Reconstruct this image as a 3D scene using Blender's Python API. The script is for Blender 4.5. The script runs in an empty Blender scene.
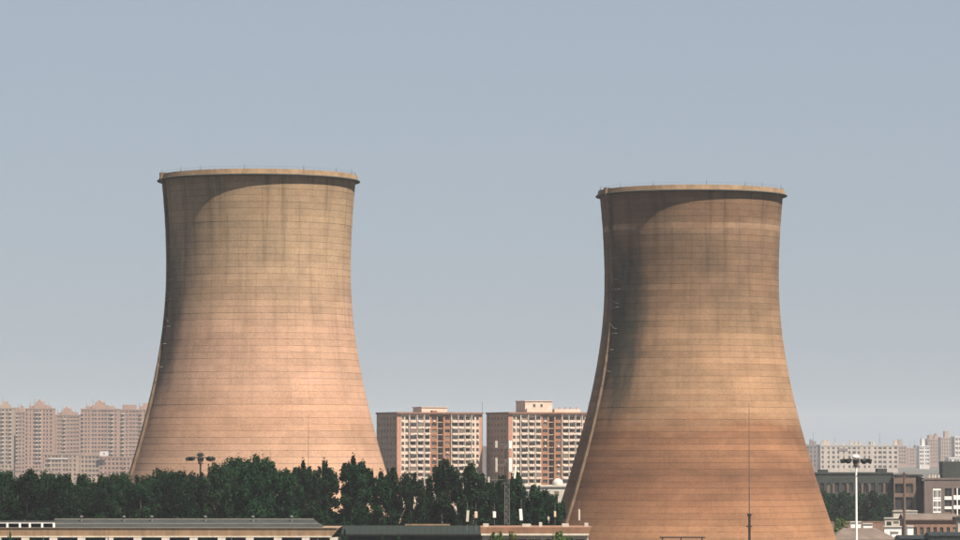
import bpy, math, random
import numpy as np
from mathutils import Vector, Matrix

# ------------------------------------------------------------------ camera, sky, sun, exposure
SC = bpy.context.scene
COL = SC.collection
F = 3600.0                                   # focal length in pixels of a 960 px wide frame
CAM_Z = 27.0
PITCH = math.atan(180 / F)
cam = bpy.data.cameras.new('camera')
cam.sensor_width = 36.0
cam.lens = F * 36.0 / 960.0
cam.clip_start = 1.0
cam.clip_end = 30000.0
cam_o = bpy.data.objects.new('camera', cam)
COL.objects.link(cam_o)
cam_o.location = (0, 0, CAM_Z)
cam_o.rotation_euler = (math.pi / 2 + PITCH, 0, 0)
SC.camera = cam_o

SUN_AZ, SUN_EL = 43.5, 56.0                  # azimuth from the camera's back towards the right
world = bpy.data.worlds.new('World')
SC.world = world
world.use_nodes = True
wn = world.node_tree
wn.nodes.clear()
sky = wn.nodes.new('ShaderNodeTexSky')
sky.sky_type = 'NISHITA'
sky.sun_disc = False
sky.sun_elevation = math.radians(SUN_EL)
sky.sun_rotation = math.radians(180 - SUN_AZ)
sky.air_density = 1.0
sky.dust_density = 0.6
sky.ozone_density = 1.0
hsv = wn.nodes.new('ShaderNodeHueSaturation')
hsv.inputs['Saturation'].default_value = 0.9
hsv.inputs['Value'].default_value = 0.67
veil = wn.nodes.new('ShaderNodeMix')          # even milky haze of the upper air
veil.data_type = 'RGBA'
veil.inputs[0].default_value = 0.7
veil.inputs[7].default_value = (3.45, 3.9, 4.65, 1)
bg = wn.nodes.new('ShaderNodeBackground')
bg.inputs['Strength'].default_value = 0.05
wo = wn.nodes.new('ShaderNodeOutputWorld')
wn.links.new(sky.outputs[0], hsv.inputs['Color'])
wn.links.new(hsv.outputs[0], veil.inputs[6])
wn.links.new(veil.outputs[2], bg.inputs['Color'])
wn.links.new(bg.outputs[0], wo.inputs['Surface'])

sun = bpy.data.lights.new('sun', 'SUN')
sun.energy = 5.0
sun.angle = math.radians(0.7)
sun.color = (1.0, 0.88, 0.74)
sun_o = bpy.data.objects.new('sun', sun)
COL.objects.link(sun_o)
_az, _el = math.radians(SUN_AZ), math.radians(SUN_EL)
S_DIR = Vector((math.cos(_el) * math.sin(_az), -math.cos(_el) * math.cos(_az), math.sin(_el)))
sun_o.rotation_euler = S_DIR.to_track_quat('Z', 'Y').to_euler()
sun_o.location = S_DIR * 300

SC.view_settings.view_transform = 'Standard'
SC.view_settings.look = 'None'
SC.view_settings.exposure = 1.25
SC.view_settings.gamma = 1.0
SC.view_settings.use_curve_mapping = False
SC.render.engine = 'CYCLES'
SC.cycles.use_denoising = True
SC.cycles.volume_bounces = 1
SC.cycles.max_bounces = 6

random.seed(7)
RNG = np.random.default_rng(7)

# ------------------------------------------------------------------ helpers
def P(px, py, Y):
    """World point at depth Y seen at a pixel of the 960x540 photograph."""
    u, v = (px - 480) / F, (270 - py) / F
    d = Vector((u, math.cos(PITCH) - v * math.sin(PITCH), math.sin(PITCH) + v * math.cos(PITCH)))
    return Vector((0, 0, CAM_Z)) + d * (Y / d.y)
def Zt(py, Y): return P(480, py, Y).z
def Xt(px, Y, py=460): return P(px, py, Y).x

class MB:
    def __init__(s): s.v = []; s.f = []; s.m = []
    def quad(s, a, b, c, d, m=0):
        n = len(s.v); s.v += [tuple(a), tuple(b), tuple(c), tuple(d)]; s.f.append((n, n+1, n+2, n+3)); s.m.append(m)
    def box(s, x0, x1, y0, y1, z0, z1, m=0):
        n = len(s.v)
        s.v += [(x0,y0,z0),(x1,y0,z0),(x1,y1,z0),(x0,y1,z0),(x0,y0,z1),(x1,y0,z1),(x1,y1,z1),(x0,y1,z1)]
        for f in ((0,3,2,1),(4,5,6,7),(0,1,5,4),(1,2,6,5),(2,3,7,6),(3,0,4,7)):
            s.f.append(tuple(n+i for i in f)); s.m.append(m)
        return s
    def tube(s, p, q, r0, r1=None, n=8, m=0):
        r1 = r0 if r1 is None else r1
        p, q = Vector(p), Vector(q)
        d = (q - p).normalized()
        a = d.cross(Vector((0, 0, 1)) if abs(d.z) < .9 else Vector((1, 0, 0))).normalized()
        b = d.cross(a)
        k = len(s.v)
        for c, r in ((p, r0), (q, r1)):
            for i in range(n):
                t = 2 * math.pi * i / n
                s.v.append(tuple(c + a * (r * math.cos(t)) + b * (r * math.sin(t))))
        for i in range(n):
            j = (i + 1) % n
            s.f.append((k+i, k+j, k+n+j, k+n+i)); s.m.append(m)
        s.f.append(tuple(k+i for i in range(n-1, -1, -1))); s.m.append(m)
        s.f.append(tuple(k+n+i for i in range(n))); s.m.append(m)
        return s
    def lathe(s, prof, n=48, m=0, cx=0, cy=0, closed=False):
        k = len(s.v); L = len(prof)
        for r, z in prof:
            for i in range(n):
                t = 2 * math.pi * i / n
                s.v.append((cx + r * math.cos(t), cy + r * math.sin(t), z))
        for a in range(L if closed else L - 1):
            b = (a + 1) % L
            for i in range(n):
                j = (i + 1) % n
                s.f.append((k+a*n+i, k+a*n+j, k+b*n+j, k+b*n+i)); s.m.append(m)
        return s
    def prism(s, poly, y0, y1, m=0):
        """polygon in x,z extruded from y0 to y1"""
        k = len(s.v); n = len(poly)
        s.v += [(x, y0, z) for x, z in poly] + [(x, y1, z) for x, z in poly]
        s.f.append(tuple(k+i for i in range(n))); s.m.append(m)
        s.f.append(tuple(k+n+i for i in range(n-1, -1, -1))); s.m.append(m)
        for i in range(n):
            j = (i + 1) % n
            s.f.append((k+j, k+i, k+n+i, k+n+j)); s.m.append(m)
        return s
    def mesh(s, name, mats, smooth=False):
        me = bpy.data.meshes.new(name)
        me.from_pydata(s.v, [], s.f)
        for mm in (mats if isinstance(mats, (list, tuple)) else [mats]): me.materials.append(mm)
        if any(s.m): me.polygons.foreach_set('material_index', s.m)
        if smooth: me.polygons.foreach_set('use_smooth', [True] * len(s.f))
        me.update()
        return me
    def build(s, name, mats, parent=None, loc=(0, 0, 0), rz=0, smooth=False):
        return link(name, s.mesh(name, mats, smooth), parent, loc, rz)

def link(name, data, parent=None, loc=(0, 0, 0), rz=0):
    o = bpy.data.objects.new(name, data)
    COL.objects.link(o)
    o.parent = parent
    o.location = loc
    o.rotation_euler = (0, 0, rz)
    return o
def tag(o, label=None, cat=None, group=None, kind=None):
    if label: o['label'] = label
    if cat: o['category'] = cat
    if group: o['group'] = group
    if kind: o['kind'] = kind
    return o
def thing(name, label, cat, loc=(0, 0, 0), rz=0, group=None):
    o = link(name, None, None, loc, rz)
    o.empty_display_size = 1
    return tag(o, label, cat, group)

# ------------------------------------------------------------------ materials
class NT:
    """tiny node-graph writer"""
    def __init__(s, name):
        s.mat = bpy.data.materials.new(name); s.mat.use_nodes = True
        s.t = s.mat.node_tree; s.t.nodes.clear()
        s.out = s.t.nodes.new('ShaderNodeOutputMaterial')
        s.bsdf = s.t.nodes.new('ShaderNodeBsdfPrincipled')
        s.t.links.new(s.bsdf.outputs[0], s.out.inputs['Surface'])
    def set(s, sock, v):
        if hasattr(v, 'is_output') or isinstance(v, bpy.types.NodeSocket): s.t.links.new(v, sock)
        else: sock.default_value = v
    def math(s, op, a, b=0.0, c=None, clamp=False):
        n = s.t.nodes.new('ShaderNodeMath'); n.operation = op; n.use_clamp = clamp
        s.set(n.inputs[0], a); s.set(n.inputs[1], b)
        if c is not None: s.set(n.inputs[2], c)
        return n.outputs[0]
    def coord(s, which='Object'):
        return s.t.nodes.new('ShaderNodeTexCoord').outputs[which]
    def sep(s, v):
        n = s.t.nodes.new('ShaderNodeSeparateXYZ'); s.set(n.inputs[0], v); return n.outputs
    def comb(s, x, y, z=0.0):
        n = s.t.nodes.new('ShaderNodeCombineXYZ')
        for i, q in enumerate((x, y, z)): s.set(n.inputs[i], q)
        return n.outputs[0]
    def noise(s, vec, scale, detail=3.0, rough=0.55):
        n = s.t.nodes.new('ShaderNodeTexNoise'); s.set(n.inputs['Vector'], vec)
        n.inputs['Scale'].default_value = scale; n.inputs['Detail'].default_value = detail
        n.inputs['Roughness'].default_value = rough
        return n.outputs['Fac']
    def ramp(s, fac, stops, interp='LINEAR'):
        n = s.t.nodes.new('ShaderNodeValToRGB'); s.set(n.inputs[0], fac)
        e = n.color_ramp.elements; n.color_ramp.interpolation = interp
        for i, (p, c) in enumerate(stops):
            q = e[i] if i < 2 else e.new(p)
            q.position = p
            q.color = (*c, 1) if isinstance(c, (tuple, list)) else (c, c, c, 1)
        return n.outputs[0]
    def mix(s, fac, a, b, mode='MIX'):
        n = s.t.nodes.new('ShaderNodeMix'); n.data_type = 'RGBA'; n.blend_type = mode
        s.set(n.inputs[0], fac)
        for k, v in ((6, a), (7, b)):
            s.set(n.inputs[k], (*v, 1) if isinstance(v, tuple) and len(v) == 3 else v)
        return n.outputs[2]
    def obj_random(s):
        return s.t.nodes.new('ShaderNodeObjectInfo').outputs['Random']
    def remap(s, v, a, b, c, d):
        n = s.t.nodes.new('ShaderNodeMapRange'); s.set(n.inputs[0], v)
        for i, q in enumerate((a, b, c, d)): n.inputs[i + 1].default_value = q
        return n.outputs[0]
    def bump(s, h, strength=.3, dist=.05):
        n = s.t.nodes.new('ShaderNodeBump'); n.inputs['Strength'].default_value = strength
        n.inputs['Distance'].default_value = dist
        s.set(n.inputs['Height'], h); s.t.links.new(n.outputs[0], s.bsdf.inputs['Normal'])

def plain(name, col, rough=.8, var=.25, scale=.6, streak=0.0, metal=0.0, spec=.3, rnd=0.0):
    """painted or rendered surface: colour + weathering in patches, optional rain streaks"""
    k = NT(name)
    co = k.coord()
    n1 = k.noise(co, scale, 5)
    f = k.remap(n1, .3, .7, 1 - var, 1 + var * .6)
    n3 = k.noise(co, scale * 9, 3)
    f = k.math('MULTIPLY', f, k.remap(n3, .3, .7, 1 - var * .5, 1 + var * .4))
    if streak:
        x, y, z = k.sep(co)
        st = k.noise(k.comb(k.math('MULTIPLY', k.math('ADD', x, y), 1.7), k.math('MULTIPLY', z, .12)), 1.0, 3)
        f = k.math('MULTIPLY', f, k.remap(st, .42, .7, 1.0, 1 - streak))
    if rnd:
        f = k.math('MULTIPLY', f, k.remap(k.obj_random(), 0, 1, 1 - rnd, 1 + rnd))
    c = k.mix(1.0, col, k.comb(f, f, f), 'MULTIPLY')
    k.set(k.bsdf.inputs['Base Color'], c)
    k.bsdf.inputs['Roughness'].default_value = rough
    k.bsdf.inputs['Metallic'].default_value = metal
    k.bsdf.inputs['Specular IOR Level'].default_value = spec
    return k.mat

def glass_mat(name, col, rough=.15, curtain=.0):
    k = NT(name)
    q = k.obj_random()
    f = k.remap(q, 0, 1, .4, 1.9)
    c = k.mix(1.0, col, k.comb(f, f, f), 'MULTIPLY')
    if curtain:                                              # some panes show a drawn curtain
        h = k.math('FRACT', k.math('MULTIPLY', q, 17.7))
        c = k.mix(k.remap(h, 1 - curtain, 1 - curtain + .08, 0, .8), c, (.16, .125, .095))
    k.set(k.bsdf.inputs['Base Color'], c)
    k.bsdf.inputs['Roughness'].default_value = rough
    k.bsdf.inputs['Specular IOR Level'].default_value = .3
    return k.mat

LIFT = 1.42
def concrete_shell(name, stops, band_amp, streak_amp, soot, bright_lift=None, stain_shade=.5, stain_shade_w=.42):
    """board-marked concrete: tone by casting lift, rain streaks, dirty joints, formwork seams"""
    k = NT(name)
    x, y, z = k.sep(k.coord())
    ang = k.math('ARCTAN2', x, k.math('MULTIPLY', y, -1.0))
    arc = k.math('MULTIPLY', ang, 23.0)
    wob = k.noise(k.comb(k.math('MULTIPLY', arc, .05), k.math('MULTIPLY', z, .12)), 1.0, 4)
    zz = k.math('DIVIDE', k.math('ADD', z, k.remap(wob, .2, .8, -4.0, 4.0)), 90.0)
    base = k.ramp(zz, stops)
    # each casting lift: own tone that drifts round the ring
    lift = k.math('FLOOR', k.math('DIVIDE', k.math('SUBTRACT', z, 5.6), LIFT))
    bandn = k.noise(k.comb(k.math('MULTIPLY', arc, .03), k.math('MULTIPLY', lift, 3.71)), 1.0, 2)
    f = k.remap(bandn, .25, .75, 1 - band_amp, 1 + band_amp)
    # every formwork panel: slight tone
    pan = k.math('FLOOR', k.math('ADD', k.math('DIVIDE', arc, 1.9), k.math('MULTIPLY', k.math('MODULO', lift, 2.0), .5)))
    wn_ = k.t.nodes.new('ShaderNodeTexWhiteNoise'); wn_.noise_dimensions = '2D'
    k.set(wn_.inputs['Vector'], k.comb(pan, lift))
    f = k.math('MULTIPLY', f, k.remap(wn_.outputs['Value'], 0, 1, .95, 1.04))
    f = k.math('MULTIPLY', f, k.remap(k.obj_random(), 0, 1, .93, 1.06))
    if bright_lift is not None:
        w_ = k.noise(k.comb(k.math('MULTIPLY', arc, .2), 2.0), 1.0, 3)
        hit = k.math('COMPARE', lift, float(bright_lift), .4)
        f = k.math('MULTIPLY', f, k.math('ADD', 1.0, k.math('MULTIPLY', hit, k.remap(w_, .3, .65, .08, .42))))
    # blotches and grain
    bl = k.noise(k.comb(k.math('MULTIPLY', arc, .11), k.math('MULTIPLY', z, .17), 3.0), 1.0, 6, .65)
    f = k.math('MULTIPLY', f, k.remap(bl, .28, .72, .84, 1.14))
    gr = k.noise(k.comb(arc, z, 9.0), 2.6, 5, .75)
    f = k.math('MULTIPLY', f, k.remap(gr, .3, .7, .80, 1.18))
    # rain streaks running down from the rim
    st = k.noise(k.comb(k.math('ADD', k.math('MULTIPLY', arc, .55), k.math('MULTIPLY', bl, .5)), k.math('MULTIPLY', z, .03), 5.0), 1.0, 6, .7)
    stm = k.remap(z, 38, 84, .25, 1.0)
    sf = k.math('SUBTRACT', 1.0, k.math('MULTIPLY', k.remap(st, .49, .63, 0, streak_amp), stm))
    f = k.math('MULTIPLY', f, sf)
    # joints between lifts collect dirt, unevenly
    zl = k.math('FRACT', k.math('DIVIDE', k.math('SUBTRACT', z, 5.6), LIFT))
    jd = k.math('ABSOLUTE', k.math('SUBTRACT', zl, .5))                 # .5 at the joint
    jn = k.noise(k.comb(k.math('MULTIPLY', arc, .55), k.math('MULTIPLY', lift, 5.3), 1.0), 1.0, 4, .7)
    jn2 = k.noise(k.comb(k.math('MULTIPLY', arc, .3), k.math('MULTIPLY', z, .4), 21.0), 1.0, 4, .7)
    j = k.math('MULTIPLY', k.remap(jd, .43, .48, 0, 1), k.remap(jn, .38, .66, .0, .5))
    wl = k.t.nodes.new('ShaderNodeTexWhiteNoise'); wl.noise_dimensions = '1D'
    k.set(wl.inputs['W'], lift)
    j = k.math('MULTIPLY', j, k.remap(wl.outputs['Value'], 0, 1, .35, 1.25))
    f = k.math('MULTIPLY', f, k.math('SUBTRACT', 1.0, j))
    # vertical formwork seams, staggered from lift to lift
    sm = k.math('FRACT', k.math('ADD', k.math('DIVIDE', arc, 1.9), k.math('MULTIPLY', k.math('MODULO', lift, 2.0), .5)))
    sd = k.math('ABSOLUTE', k.math('SUBTRACT', sm, .5))
    f = k.math('MULTIPLY', f, k.math('SUBTRACT', 1.0, k.math('MULTIPLY', k.remap(sd, .44, .49, 0, 1), k.remap(jn2, .46, .68, .0, .14))))
    # broad grey staining
    so = k.noise(k.comb(k.math('MULTIPLY', arc, .035), k.math('MULTIPLY', z, .05), 7.0), 1.0, 5, .6)
    col = k.mix(1.0, base, k.comb(f, f, f), 'MULTIPLY')
    col = k.mix(k.remap(so, .45, .72, 0, soot), col, k.mix(1.0, col, (.62, .68, .70), 'MULTIPLY'))
    # black-green stain, widened to paint extra shade into the flank beside the stair casing
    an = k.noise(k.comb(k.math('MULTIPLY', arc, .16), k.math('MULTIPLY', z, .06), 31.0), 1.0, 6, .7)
    ga = k.math('ABSOLUTE', k.math('ADD', ang, 1.40 - stain_shade_w))
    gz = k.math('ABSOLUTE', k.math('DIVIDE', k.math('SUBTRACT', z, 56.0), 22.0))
    dd = k.math('ADD', k.math('MULTIPLY', k.math('DIVIDE', ga, stain_shade_w), k.math('DIVIDE', ga, stain_shade_w)), k.math('MULTIPLY', gz, gz))
    am = k.remap(k.math('ADD', dd, k.remap(an, .25, .75, -.75, .75)), .15, 1.15, stain_shade, 0)
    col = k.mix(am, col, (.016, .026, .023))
    rust = k.noise(k.comb(k.math('MULTIPLY', arc, .9), k.math('MULTIPLY', z, .05), 11.0), 1.0, 3, .6)
    col = k.mix(k.math('MULTIPLY', k.remap(rust, .60, .75, 0, .55), k.remap(z, 76, 87, 0, 1)), col, (.20, .085, .04))
    k.set(k.bsdf.inputs['Base Color'], col)
    k.bsdf.inputs['Roughness'].default_value = .9
    k.bsdf.inputs['Specular IOR Level'].default_value = .15
    k.bump(gr, .5, .04)
    return k.mat

M = {}
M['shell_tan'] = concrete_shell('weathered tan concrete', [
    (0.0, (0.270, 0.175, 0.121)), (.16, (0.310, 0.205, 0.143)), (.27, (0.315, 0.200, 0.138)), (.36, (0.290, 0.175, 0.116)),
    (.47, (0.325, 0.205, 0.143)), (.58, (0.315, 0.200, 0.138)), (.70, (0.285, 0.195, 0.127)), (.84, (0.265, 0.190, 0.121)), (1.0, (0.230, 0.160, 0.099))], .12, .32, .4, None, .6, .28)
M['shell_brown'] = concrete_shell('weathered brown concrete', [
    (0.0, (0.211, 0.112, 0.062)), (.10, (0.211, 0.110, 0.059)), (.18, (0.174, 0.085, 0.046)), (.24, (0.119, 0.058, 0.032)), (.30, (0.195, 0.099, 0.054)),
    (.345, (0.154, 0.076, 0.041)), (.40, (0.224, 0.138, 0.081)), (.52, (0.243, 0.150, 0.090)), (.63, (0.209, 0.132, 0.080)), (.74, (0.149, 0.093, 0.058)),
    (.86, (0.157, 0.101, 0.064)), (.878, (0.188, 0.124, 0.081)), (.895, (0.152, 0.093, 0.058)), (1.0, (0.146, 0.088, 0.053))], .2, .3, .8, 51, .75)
M['rim_concrete'] = plain('rim concrete', (0.211, 0.143, 0.086), .9, .3, .5, .3)
M['walkway'] = plain('soot blackened walkway concrete', (.05, .052, .048), .9, .3, .6)
M['inner_concrete'] = plain('inner shell concrete', (0.123, 0.095, 0.067), .95, .3, .2, .3)
M['rib_concrete'] = plain('stair casing concrete', (.125, .085, .055), .9, .35, .4)
M['galv'] = plain('galvanised steel', (.14, .14, .135), .6, .2, 2, metal=.2)
M['pale_metal'] = plain('pale painted steel', (.22, .19, .16), .5, .2, 2)
M['dark_steel'] = plain('dark weathered steel', (.022, .023, .022), .7, .35, 2, spec=.1)
M['rust_steel'] = plain('brown weathered steel', (.10, .065, .048), .7, .35, 2)
M['white_paint'] = plain('white paint', (.70, .68, .64), .55, .12, 1.2)
M['white_dirty'] = plain('dusty white paint', (.40, .37, .32), .7, .2, 1.0)
M['ground'] = plain('dusty ground', (.055, .05, .04), .95, .35, .03)
M['asphalt'] = plain('asphalt yard', (.085, .08, .075), .9, .3, .08)

# ------------------------------------------------------------------ ground
g = MB()
N = 24
for i in range(N):
    for j in range(N):
        x0, x1 = -3000 + 6000 * i / N, -3000 + 6000 * (i + 1) / N
        y0, y1 = -200 + 7000 * j / N, -200 + 7000 * (j + 1) / N
        g.quad((x0, y0, 0), (x1, y0, 0), (x1, y1, 0), (x0, y1, 0))
tag(g.build('ground', M['ground']), kind='structure')
yard = MB()
yard.quad((90, 870, .004), (320, 870, .004), (320, 1180, .004), (90, 1180, .004))
tag(yard.build('factory_yard', M['asphalt']), kind='structure')

# ------------------------------------------------------------------ cooling towers
def rad(z):
    b = 46.5 if z < 67 else 60.0
    return 20.5 * math.sqrt(1 + ((z - 67) / b) ** 2)
RIM_Z = 86.6
Z0 = 5.6
NR = int(round((RIM_Z - Z0) / LIFT))
SEG = 192
def polar(a, r, z): return Vector((r * math.sin(a), -r * math.cos(a), z))

ring_meshes = []
for i in range(NR):
    z0, z1 = Z0 + i * LIFT, Z0 + (i + 1) * LIFT
    jr = random.uniform(-.018, .018)                                  # lifts never line up exactly
    prof = [(rad(z0) - .045, z0), (rad(z0 + .03) + jr, z0 + .03), (rad((z0+z1)/2) + jr, (z0+z1)/2), (rad(z1 - .03) + jr, z1 - .03), (rad(z1) - .045, z1)]
    b = MB().lathe(prof[1:4], SEG).lathe(prof[0:2], SEG).lathe(prof[3:5], SEG)
    ring_meshes.append(b.mesh('concrete_ring', None, True))
    me = ring_meshes[-1]
    try:
        me.polygons.foreach_set('use_smooth', [True] * len(me.polygons))
    except Exception: pass
TOPZ = Z0 + NR * LIFT

inner = MB()
zs = [Z0 + (TOPZ + 1.4 - Z0) * i / 30 for i in range(31)]
inner.lathe([(rad(z) - .55, z) for z in zs] + [(rad(z) - .14, z) for z in zs[::-1] if z <= TOPZ], 96, closed=True)
inner_me = inner.mesh('shell', M['inner_concrete'], True)

rt = rad(TOPZ)
cor = MB().lathe([(rt - .1, TOPZ + .31), (rt + .62, TOPZ + .31), (rt + .40, TOPZ + 1.38), (rt + .05, TOPZ + 1.42), (rt - .10, TOPZ + 1.40), (rt - .56, TOPZ + 1.38), (rt - .56, TOPZ + .31)], SEG, closed=True)
flange_me = MB().lathe([(rt - .1, TOPZ - .02), (rt + .7, TOPZ - .02), (rt + 1.0, TOPZ + .06), (rt + 1.0, TOPZ + .24), (rt + .8, TOPZ + .30), (rt - .1, TOPZ + .30)], SEG, closed=True).mesh('rim_walkway', M['walkway'])
cor_me = cor.mesh('cornice', M['rim_concrete'])

A_RIB = 0.0                                  # built facing the camera, turned per tower
rib = MB()
zs = [Z0 + 1 + (TOPZ + 1.6 - Z0 - 1) * i / 60 for i in range(61)]
prev = None
for i, z in enumerate(zs):
    r = rad(min(z, TOPZ)); w = .36 if i % 6 else .39
    pr = .62 if z < TOPZ - .3 else 1.15
    q = []
    for s_, rr in ((-1, r - .2), (-1, r + pr), (1, r + pr), (1, r - .2)):
        c = polar(A_RIB, rr, z); t = Vector((math.cos(A_RIB), math.sin(A_RIB), 0)); q.append(c + t * (s_ * w))
    if prev:
        for e in range(4):
            rib.quad(prev[e], prev[(e+1) % 4], q[(e+1) % 4], q[e])
    else: rib.quad(*q[::-1])
    prev = q
rib.quad(*prev)
rib_me = rib.mesh('stair_casing', M['rib_concrete'])

stay_mes = []
for z, da, dz, ln in ((78, 0, .1, 1.6), (71.5, 0, .3, 2.6), (66.5, 0, .1, 2.0), (64.3, 0, .1, 3.0), (62.0, 0, -.9, 2.2), (59.8, 0, .35, 2.6), (56.5, 0, -1.3, 2.2), (54.0, 0, .1, 2.8), (49.5, 0, .8, 2.0), (46, 0, -.8, 2.0)):
    b = MB(); r = rad(z)
    p0 = polar(A_RIB + .42 / r, r + .7, z)
    p1 = polar(A_RIB + (.42 + ln) / r, r + .75, z + dz)
    b.tube(p0, p1, .04, .025, 5)
    b.tube(p1, polar(A_RIB + (.42 + ln) / r, r - .1, z + dz), .04, .04, 5)
    stay_mes.append(b.mesh('cable_stay', M['pale_metal']))
rod_me = MB().tube((0, 0, -.3), (0, 0, 1.1), .055, .03, 6).tube((0, 0, -.1), (0, 0, .12), .14, .12, 6).mesh('lightning_rod', M['rust_steel'])
# railing on the rim: ring rail + posts as one light part
rail = MB()
ns = 96
for i in range(ns):
    a0, a1 = 2 * math.pi * i / ns, 2 * math.pi * (i + 1) / ns
    rail.tube(polar(a0, rt + .1, TOPZ + 1.95), polar(a1, rt + .1, TOPZ + 1.95), .013, .013, 4)
    rail.tube(polar(a0, rt + .1, TOPZ + 1.4), polar(a0, rt + .1, TOPZ + 1.96), .012, .012, 4)
rail_me = rail.mesh('rim_railing', M['rust_steel'])
col_mes = []
for k in (-1, 1):
    rb_, rl = rad(0), rad(Z0)
    w = .09 * k
    col_mes.append(MB().tube(polar(0, rb_ + .9, 0), polar(w, rl - .2, Z0 + .25), .45, .4, 8).mesh('inlet_column', M['inner_concrete']))
basin_me = MB().lathe([(rad(0) + 4, 0), (rad(0) + 4, .9), (rad(0) + 3.6, .9), (rad(0) + 3.6, .1), (0.01, .1)], 96).mesh('basin', M['inner_concrete'])

def cooling_tower(loc, label, shell_mat, seed, rib_deg):
    rr = random.Random(seed)
    t = thing('cooling_tower', label, 'cooling tower', loc, 0, 'pair of cooling towers')
    sh = link('shell', inner_me, t)
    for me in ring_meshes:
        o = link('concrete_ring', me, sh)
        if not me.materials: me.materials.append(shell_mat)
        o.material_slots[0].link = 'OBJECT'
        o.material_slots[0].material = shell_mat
    c = link('cornice', cor_me, t)
    link('rim_railing', rail_me, c)
    link('rim_walkway', flange_me, t)
    for k in range(14):
        a = 2 * math.pi * (k + rr.uniform(-.25, .25)) / 14
        p = polar(a, rt + .15, TOPZ + 1.45)
        link('lightning_rod', rod_me, c, p)
    s = link('stair_casing', rib_me, t, (0, 0, 0), math.radians(rib_deg))
    for me in stay_mes: link('cable_stay', me, s)
    for k in range(36):
        for cm in col_mes: link('inlet_column', cm, t, (0, 0, 0), 2 * math.pi * k / 36)
    link('basin', basin_me, t)
    return t
TL, TR = P(258, 450, 800), P(692, 450, 847)
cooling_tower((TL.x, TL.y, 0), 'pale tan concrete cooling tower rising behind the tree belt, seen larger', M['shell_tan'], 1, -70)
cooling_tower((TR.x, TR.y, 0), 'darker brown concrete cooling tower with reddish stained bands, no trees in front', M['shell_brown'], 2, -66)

# ------------------------------------------------------------------ apartment blocks behind the trees
M['apt_white'] = plain('cream balcony render', (.47, .375, .31), .85, .16, .5, .15)
M['apt_salmon'] = plain('salmon render', (0.355, 0.178, 0.122), .9, .16, .4, .12)
M['apt_orange'] = plain('orange brick render', (0.245, 0.113, 0.061), .9, .2, .4, .12)
M['apt_side'] = plain('brown side render', (.32, .20, .135), .9, .2, .3, .15)
M['apt_roof'] = plain('reddish parapet', (0.184, 0.092, 0.061), .9, .2, .4)
M['glass'] = glass_mat('dark window glass', (.014, .015, .016), .3, .3)
M['frame'] = plain('window frame', (.20, .18, .16), .6, .1, 2)
M['ac'] = plain('air conditioner casing', (.55, .53, .48), .6, .2, 3)
M['teal_glass'] = glass_mat('stairwell glass', (.05, .06, .06))

def facade(width, z0, z1, openings, zones, reveal=.28):
    """wall in the x,z plane facing -y with real openings; zones = [(x0, x1, material index)]"""
    xs = sorted({0, width, *[q for o in openings for q in (o[0], o[1])], *[q for zn in zones for q in (zn[0], zn[1])]})
    zs = sorted({z0, z1, *[q for o in openings for q in (o[2], o[3])]})
    b = MB()
    holes = set()
    xi = {x: i for i, x in enumerate(xs)}; zi = {z: i for i, z in enumerate(zs)}
    for (a, c, e, f) in openings:
        for i in range(xi[a], xi[c]):
            for j in range(zi[e], zi[f]): holes.add((i, j))
    def mat_at(x):
        for (a, c, m) in zones:
            if a <= x <= c: return m
        return 0
    for i in range(len(xs) - 1):
        for j in range(len(zs) - 1):
            if (i, j) in holes: continue
            b.quad((xs[i], 0, zs[j]), (xs[i+1], 0, zs[j]), (xs[i+1], 0, zs[j+1]), (xs[i], 0, zs[j+1]), mat_at((xs[i] + xs[i+1]) / 2))
    for (a, c, e, f) in openings:
        m = mat_at((a + c) / 2); r = reveal
        b.quad((a, 0, e), (a, r, e), (a, r, f), (a, 0, f), m)
        b.quad((c, 0, f), (c, r, f), (c, r, e), (c, 0, e), m)
        b.quad((a, 0, e), (c, 0, e), (c, r, e), (a, r, e), m)
        b.quad((a, r, f), (c, r, f), (c, 0, f), (a, 0, f), m)
    return b

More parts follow.
